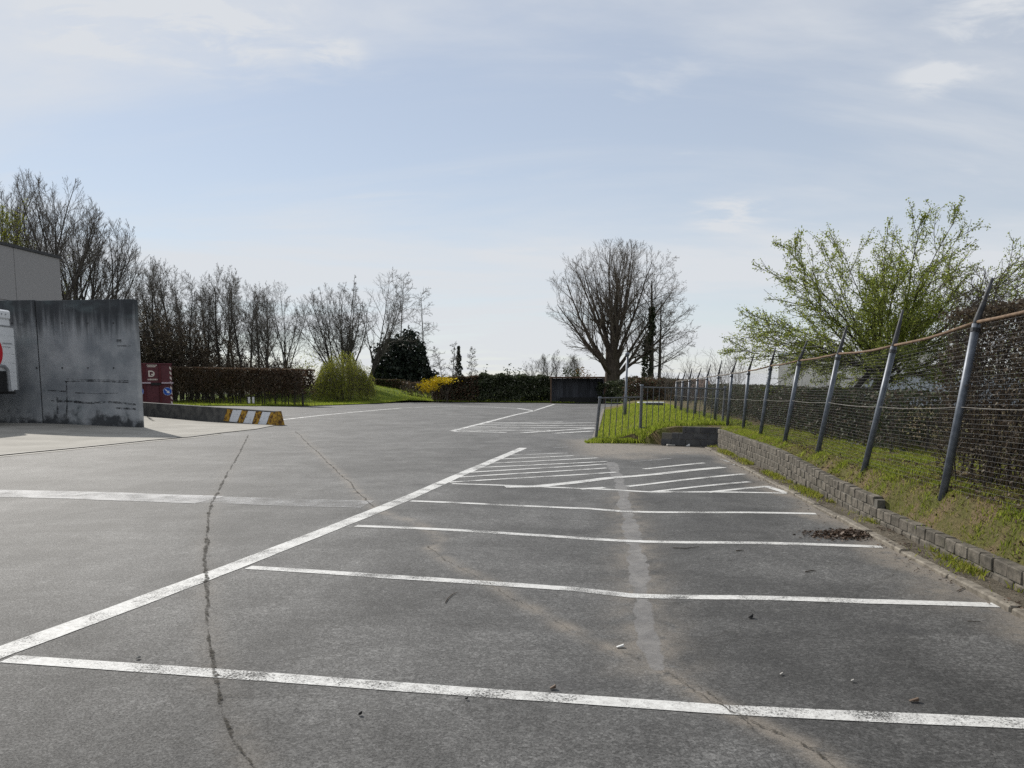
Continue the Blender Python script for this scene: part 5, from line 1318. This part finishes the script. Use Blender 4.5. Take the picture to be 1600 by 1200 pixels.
hedge('dark_hedge', na, nb_, 1.4, 0, (0.98, 1.15), ['hedge_green', 'hedge_twig_leaf', 'laurel_leaf'], 'long dark hedge behind the middle of the fence', 55000, 0.065, rg_, stems=40, bare=0.05, stem_r=0.02, edge=0.12, twigs=(150, 1.0, NT[:3], 'twig_dark'))

# --- leafy hawthorn behind the fence
HD = 16.2
hb_ = P(1322, 690, HD)
HAW = [lvl(9, 0.055, 0.004, 0.14),
       lvl(6, 0.08, 0.0, 0.25, n=13, t0=0.14, ang=30, ratio=0.36, fall=0.2, rr=0.55, rmin=0.006),
       lvl(5, 0.11, 0.004, 0.4, n=8, t0=0.1, ang=32, ratio=0.46, rr=0.6, rmin=0.004)]
rgh = np.random.default_rng(17)
FK_ = np.array([0.92, 0.35, 1.42]); EN_ = (0.95, 0.45, 2.05, 3.05, 2.1, 2.45); lim = []
for k in range(40):                       # limbs radiate from the fork, from level to upright
    el = math.asin(0.02 + 0.96 * (k + 0.5) / 40) + rgh.normal() * 0.06; az = k * 2.39996 + rgh.normal() * 0.15
    d = np.array([math.cos(az) * math.cos(el), math.sin(az) * math.cos(el), math.sin(el)])
    p = FK_ + np.array([rgh.normal() * 0.10, rgh.normal() * 0.08, rgh.uniform(-0.28, 0.30)])
    L_ = float(env_exit(p[None], d[None], EN_)[0]) * rgh.uniform(0.80, 1.08) * (1.22 if k % 9 == 0 else 1.0)
    lim.append((p, d, L_, rgh.uniform(0.022, 0.036)))
segs, tips, rgh = grow(41, lim, HAW, (EN_[0], EN_[1], EN_[2], 3.5, 2.5, 2.85))
hr = empty('hawthorn_tree', (hb_.x, HD, 0.55), 'spreading tree with fresh green leaves behind the fence', 'tree')
tk_ = MB()
tk_.tube([(0, 0, -0.15), (0.25, 0.05, 0.4), (0.55, 0.15, 0.9), (0.80, 0.28, 1.3), (0.98, 0.36, 1.75)], [0.12, 0.105, 0.095, 0.085, 0.05], 9)
tk_.tube([(-0.1, 0.35, -0.15), (0.1, 0.4, 0.5), (0.3, 0.42, 1.0), (0.62, 0.42, 1.4), (0.85, 0.45, 1.9)], [0.08, 0.07, 0.065, 0.055, 0.03], 8)
me = tk_.mesh('trunk', 0, True); me.materials.append(M['bark']); o = bpy.data.objects.new('trunk', me); COL.objects.link(o); o.parent = hr
for nm, sg_, kk, mt in (('limbs', segs[:1], (6,), 'bark'), ('crown', segs[1:], (4, 3), 'twig_dark')):
    me = seg_mesh(nm, sg_, kk); me.materials.append(M[mt]); o = bpy.data.objects.new(nm, me); COL.objects.link(o); o.parent = hr
nodes, dirs = tips; pts = []
for k in range(nodes.shape[0] - 1):
    for q in range(3):
        f = rgh.random((nodes.shape[1], 1)); pts.append(nodes[k] * (1 - f) + nodes[k+1] * f)
c = np.concatenate(pts); c = c[rgh.random(len(c)) < 0.40]
c = np.repeat(c, 3, 0) + rgh.normal(size=(len(c) * 3, 3)) * 0.034
Vv, Ff = cards(c, 0.038, rgh, aspect=0.75); local_part('leaves', Vv, Ff, 'hawthorn_leaf', hr)

# ================================================================== GRASS AND SMALL THINGS
def grass(name, x, y, z, h, w, rng, mat, lab, lean=0.7):
    V_, F_ = blades(x, y, z, h, w, rng, lean)
    o = link(name, mesh_np(name, V_, F_), M[mat]); return tag(o, lab, 'grass', kind='stuff')
gr = np.random.default_rng(12)
# near bank: tufts over thin grass
nt = 2600; st = gr.uniform(1.5, 21.2, nt); lt = 0.44 + gr.random(nt) ** 1.3 * 1.9
xt = KO.x + KD.x * st + KN.x * lt; yt_ = KD.y * st + KN.y * lt
kt = (lump(xt, yt_, 1.1, 41) + 0.6 * lump(xt, yt_, 3, 46) + 0.35 * (st > 10)) > gr.uniform(-0.15, 0.75, nt); xt, yt_ = xt[kt], yt_[kt]; nt = len(xt)
per = 30; xx_ = np.repeat(xt, per) + gr.normal(size=nt * per) * 0.045; yy_ = np.repeat(yt_, per) + gr.normal(size=nt * per) * 0.045
hh_ = np.repeat(gr.uniform(0.025, 0.085, nt), per) * gr.uniform(0.5, 1.1, nt * per)
grass('grass', xx_, yy_, bank_z(xx_, yy_) - 0.01, hh_, gr.uniform(0.005, 0.011, nt * per), gr, 'grass_green', 'fresh green tufts on the bank along the fence', 0.9)
n = 60000; s_ = gr.uniform(1.5, 21.2, n) ; l_ = 0.43 + gr.random(n) ** 1.1 * 2.3
x_ = KO.x + KD.x * s_ + KN.x * l_; y_ = KD.y * s_ + KN.y * l_
keep = (lump(x_, y_, 1.3, 41) + 0.6 * lump(x_, y_, 4, 42) + 0.25 * (s_ > 9) + 0.2 * (l_ > 0.9)) > gr.uniform(-0.45, 0.65, n)
x_, y_ = x_[keep], y_[keep]; n = len(x_)
grass('grass', x_, y_, bank_z(x_, y_) - 0.01, gr.uniform(0.02, 0.065, n), gr.uniform(0.005, 0.011, n), gr, 'grass_blade', 'patchy grass on the bank along the fence')
n = 45000; s_ = gr.uniform(1.5, 16, n); l_ = 0.43 + gr.random(n) * 1.3; x_ = KO.x + KD.x * s_ + KN.x * l_; y_ = KD.y * s_ + KN.y * l_
grass('dry_grass', x_, y_, bank_z(x_, y_) - 0.006, gr.uniform(0.006, 0.03, n), gr.uniform(0.004, 0.010, n), gr, 'straw', 'matted dry stalks between the grass of the near bank', 3.5)
# island
n = 70000; y_ = 21.5 + gr.random(n) ** 1.5 * 30; xl_ = 2.55 + (y_ - 23) * 0.128; x_ = xl_ + gr.random(n) * 6.0
keep = ((y_ > np.where(x_ < 3.6, 22.6, 21.6)) & ((lump(x_, y_, 0.8, 43) + 0.5 * lump(x_, y_, 3, 44)) > gr.uniform(-0.9, 0.25, n)) & (x_ < 4.6 + 0.1 * y_))
x_, y_ = x_[keep], y_[keep]; n = len(x_)
grass('grass', x_, y_, bank_z(x_, y_) - 0.02, gr.uniform(0.06, 0.16, n), gr.uniform(0.012, 0.024, n), gr, 'grass_green', 'bright grass on the railed island')
# weeds at the foot of the island
n = 7000; x_ = gr.uniform(2.15, 4.1, n); y_ = 22.55 + gr.normal(size=n) * 0.14 - 0.25 * (x_ - 2.2) * 0.3
grass('weeds', x_, y_, np.zeros(n), gr.uniform(0.04, 0.2, n) * (0.6 + 0.5 * lump(x_, y_, 2, 3)), gr.uniform(0.012, 0.03, n), gr, 'grass_green', 'dark weeds along the front of the railing', 0.9)
# weeds in the soil strip
n = 16000; s_ = gr.uniform(2, 20.5, n); l_ = 0.30 - np.abs(gr.normal(size=n)) * 0.09
x_ = KO.x + KD.x * s_ + KN.x * l_; y_ = KD.y * s_ + KN.y * l_
keep = (lump(s_, s_ * 0, 1.4, 51) + 0.4 * lump(s_, l_ * 5, 4, 52) + 0.4 * (s_ > 10)) > gr.uniform(0.15, 0.9, n)
x_, y_ = x_[keep], y_[keep]; n = len(x_)
grass('weeds', x_, y_, np.full(n, 0.045), gr.uniform(0.02, 0.075, n), gr.uniform(0.005, 0.012, n), gr, 'grass_blade', 'straggling weeds between the kerb and the block wall', 1.2)
# far lawn
n = 60000; x_ = gr.uniform(-34, 6, n); y_ = np.interp(x_, [b[0] for b in LB], [b[1] for b in LB]) + 0.1 + gr.random(n) ** 1.5 * 32
grass('grass', x_, y_, lawn_z(x_, y_), gr.uniform(0.06, 0.16, n), gr.uniform(0.03, 0.06, n), gr, 'grass_green', 'mown grass at the far edge of the car park')
# heap of dead leaves by the kerb, and loose leaves
def leaves_at(cx, cy, sx, sy, n, hgt_, size, name, lab, kind=None, ang=0.0):
    u = gr.normal(size=(n, 2)) * 0.42; u = u[np.hypot(u[:, 0], u[:, 1]) < 1.1]
    x = cx + u[:, 0] * sx * math.cos(ang) - u[:, 1] * sy * math.sin(ang); y = cy + u[:, 0] * sx * math.sin(ang) + u[:, 1] * sy * math.cos(ang)
    z = 0.008 + hgt_ * np.exp(-(u ** 2).sum(1) * 2.5) * gr.random(len(x)) + zg(x, y)
    V_, F_ = cards(np.stack([x, y, z], -1), size, gr, aspect=0.7)
    V_ = V_.reshape(-1, 4, 3); V_[:, :, 2] = z[:, None] + (V_[:, :, 2] - z[:, None]) * 0.45; V_ = V_.reshape(-1, 3); V_[:, 2] = np.maximum(V_[:, 2], 0.006 + zg(V_[:, 0], V_[:, 1]))
    return tag(link(name, mesh_np(name, V_, F_), M['dead_leaf']), lab, 'leaves', kind=kind)
q = G(1328, 836); leaves_at(q.x, q.y, 0.60, 0.36, 1000, 0.04, 0.05, 'leaf_litter', 'heap of dead brown leaves beside the kerb', 'stuff', 0.1)
n = 4000; s_ = gr.uniform(3, 20, n); l_ = 0.30 - np.abs(gr.normal(size=n)) * 0.2; x_ = KO.x + KD.x * s_ + KN.x * l_; y_ = KD.y * s_ + KN.y * l_
keep = lump(s_, l_ * 3, 0.9, 61) > gr.uniform(-0.3, 0.8, n); x_, y_, l_ = x_[keep], y_[keep], l_[keep]
z_ = np.where(l_ > 0.11, 0.058, np.where(l_ > 0.0, 0.062, 0.012)); V_, F_ = cards(np.stack([x_, y_, z_], -1), 0.04, gr); V_ = V_.reshape(-1, 4, 3); V_[:, :, 2] = z_[:, None] + (V_[:, :, 2] - z_[:, None]) * 0.3; link_ = link('leaf_litter', mesh_np('leaf_litter', V_.reshape(-1, 3), F_), M['dead_leaf']); tag(link_, 'loose dead leaves strewn along the kerb', 'leaves', kind='stuff')
n = 3600; s_ = gr.uniform(2, 14, n); l_ = gr.uniform(0.42, 1.5, n); x_ = KO.x + KD.x * s_ + KN.x * l_; y_ = KD.y * s_ + KN.y * l_; keep = lump(x_, y_, 1.3, 41) < gr.uniform(-0.5, 0.3, n); x_, y_ = x_[keep], y_[keep]
V_, F_ = cards(np.stack([x_, y_, bank_z(x_, y_) + 0.012], -1), 0.045, gr); tag(link('leaf_litter', mesh_np('leaf_litter', V_, F_), M['dead_leaf']), 'dead leaves among the grass of the near bank', 'leaves', kind='stuff')
# twigs lying on the asphalt
def twig_on(pts, r, lab, mat='twig_dark'):
    r *= 0.55; q = [G(*p, up=r + 0.004) for p in pts]
    o = MB().tube(q, [r] * (len(q) - 1) + [r * 0.5], 5).build('fallen_twig', M[mat], smooth=True); return tag(o, lab, 'twig')
twig_on([(696, 943), (700, 936), (707, 930), (716, 926)], 0.006, 'thin curved twig lying in the bay left of the sealed seam', 'bark_brown')
twig_on([(1051, 857), (1072, 858), (1092, 855)], 0.008, 'dark twig just below the third bay line')
twig_on([(1258, 895), (1268, 893), (1277, 894)], 0.010, 'short dark twig in the bay near the leaf heap')
twig_on([(1150, 862), (1162, 861)], 0.012, 'short stub of twig in the middle of the right bays')
twig_on([(1495, 925), (1515, 916), (1532, 918)], 0.007, 'forked dry twig on the dirt by the kerb')
twig_on([(1500, 917), (1520, 922), (1545, 928)], 0.006, 'straight dry twig on the dirt by the kerb')
twig_on([(1512, 972), (1532, 973)], 0.007, 'twig at the right photo edge below the dirt patch')
def scrap(px_, py_, w_, l_, h_, mat, lab, name='litter', cat='litter', rot=0.0):
    q = G(px_, py_, 0.006); me = MB().box(-w_/2, w_/2, -l_/2, l_/2, 0, h_).mesh(name, min(w_, l_, h_) * 0.25)
    for v in me.vertices: v.co.z *= 1 + 0.6 * math.sin(v.co.x * 60); v.co.x += 0.004 * math.sin(v.co.y * 90)
    o = link(name, me, M[mat], None, q); o.rotation_euler = (0, 0, rot); return tag(o, lab, cat)
scrap(969, 1012, 0.05, 0.022, 0.010, 'litter_white', 'small white scrap beside the lower end of the sealed seam', rot=0.2)
scrap(864, 1077, 0.035, 0.02, 0.014, 'dead_leaf', 'curled dead leaf just above the nearest bay line', 'dead_leaf', 'leaf', 0.3)
scrap(563, 1118, 0.018, 0.016, 0.014, 'rubber', 'black pebble below the nearest bay line', 'pebble', 'pebble', 0.3)
scrap(729, 1094, 0.014, 0.012, 0.01, 'rubber', 'tiny black pebble just under the middle of the nearest bay line', 'pebble', 'pebble')
scrap(1221, 1055, 0.022, 0.012, 0.008, 'stone_pebble', 'pale pebble in the nearest right bay, left one', 'pebble', 'pebble', 0.5)
scrap(1332, 1066, 0.018, 0.014, 0.010, 'stone_pebble', 'pale pebble in the nearest right bay, right one', 'pebble', 'pebble')
scrap(1428, 1097, 0.05, 0.02, 0.012, 'dead_leaf', 'reddish dead leaf above the nearest right bay line', 'dead_leaf', 'leaf')
scrap(1173, 966, 0.035, 0.03, 0.02, 'rubber', 'dark clod in the second right bay', 'clod', 'clod')
scrap(216, 1030, 0.02, 0.02, 0.012, 'stone_pebble', 'pale pebble above the left end of the nearest bay line', 'pebble', 'pebble')
scrap(1026, 693, 0.26, 0.12, 0.06, 'litter_white', 'white slab of rubbish at the foot of the short shaded wall')
scrap(1048, 697, 0.22, 0.12, 0.04, 'stone_pebble', 'grey broken slab at the foot of the short shaded wall', 'broken_slab', 'slab')
scrap(1075, 698, 0.10, 0.08, 0.05, 'litter_white', 'small white rubbish right of the broken slab')
mp = P(390, 622, 66); mk = empty('marker_post', (mp.x, 62.5, 0), 'pair of small white stubs in front of the long brown hedge', 'marker')
for dx in (-0.15, 0.2): MB().box(mp.x * 62.5 / 66 + dx, mp.x * 62.5 / 66 + dx + 0.16, 62.5, 62.62, 0.25, 0.75).build('stub', M['litter_white'], mk, 0.02)
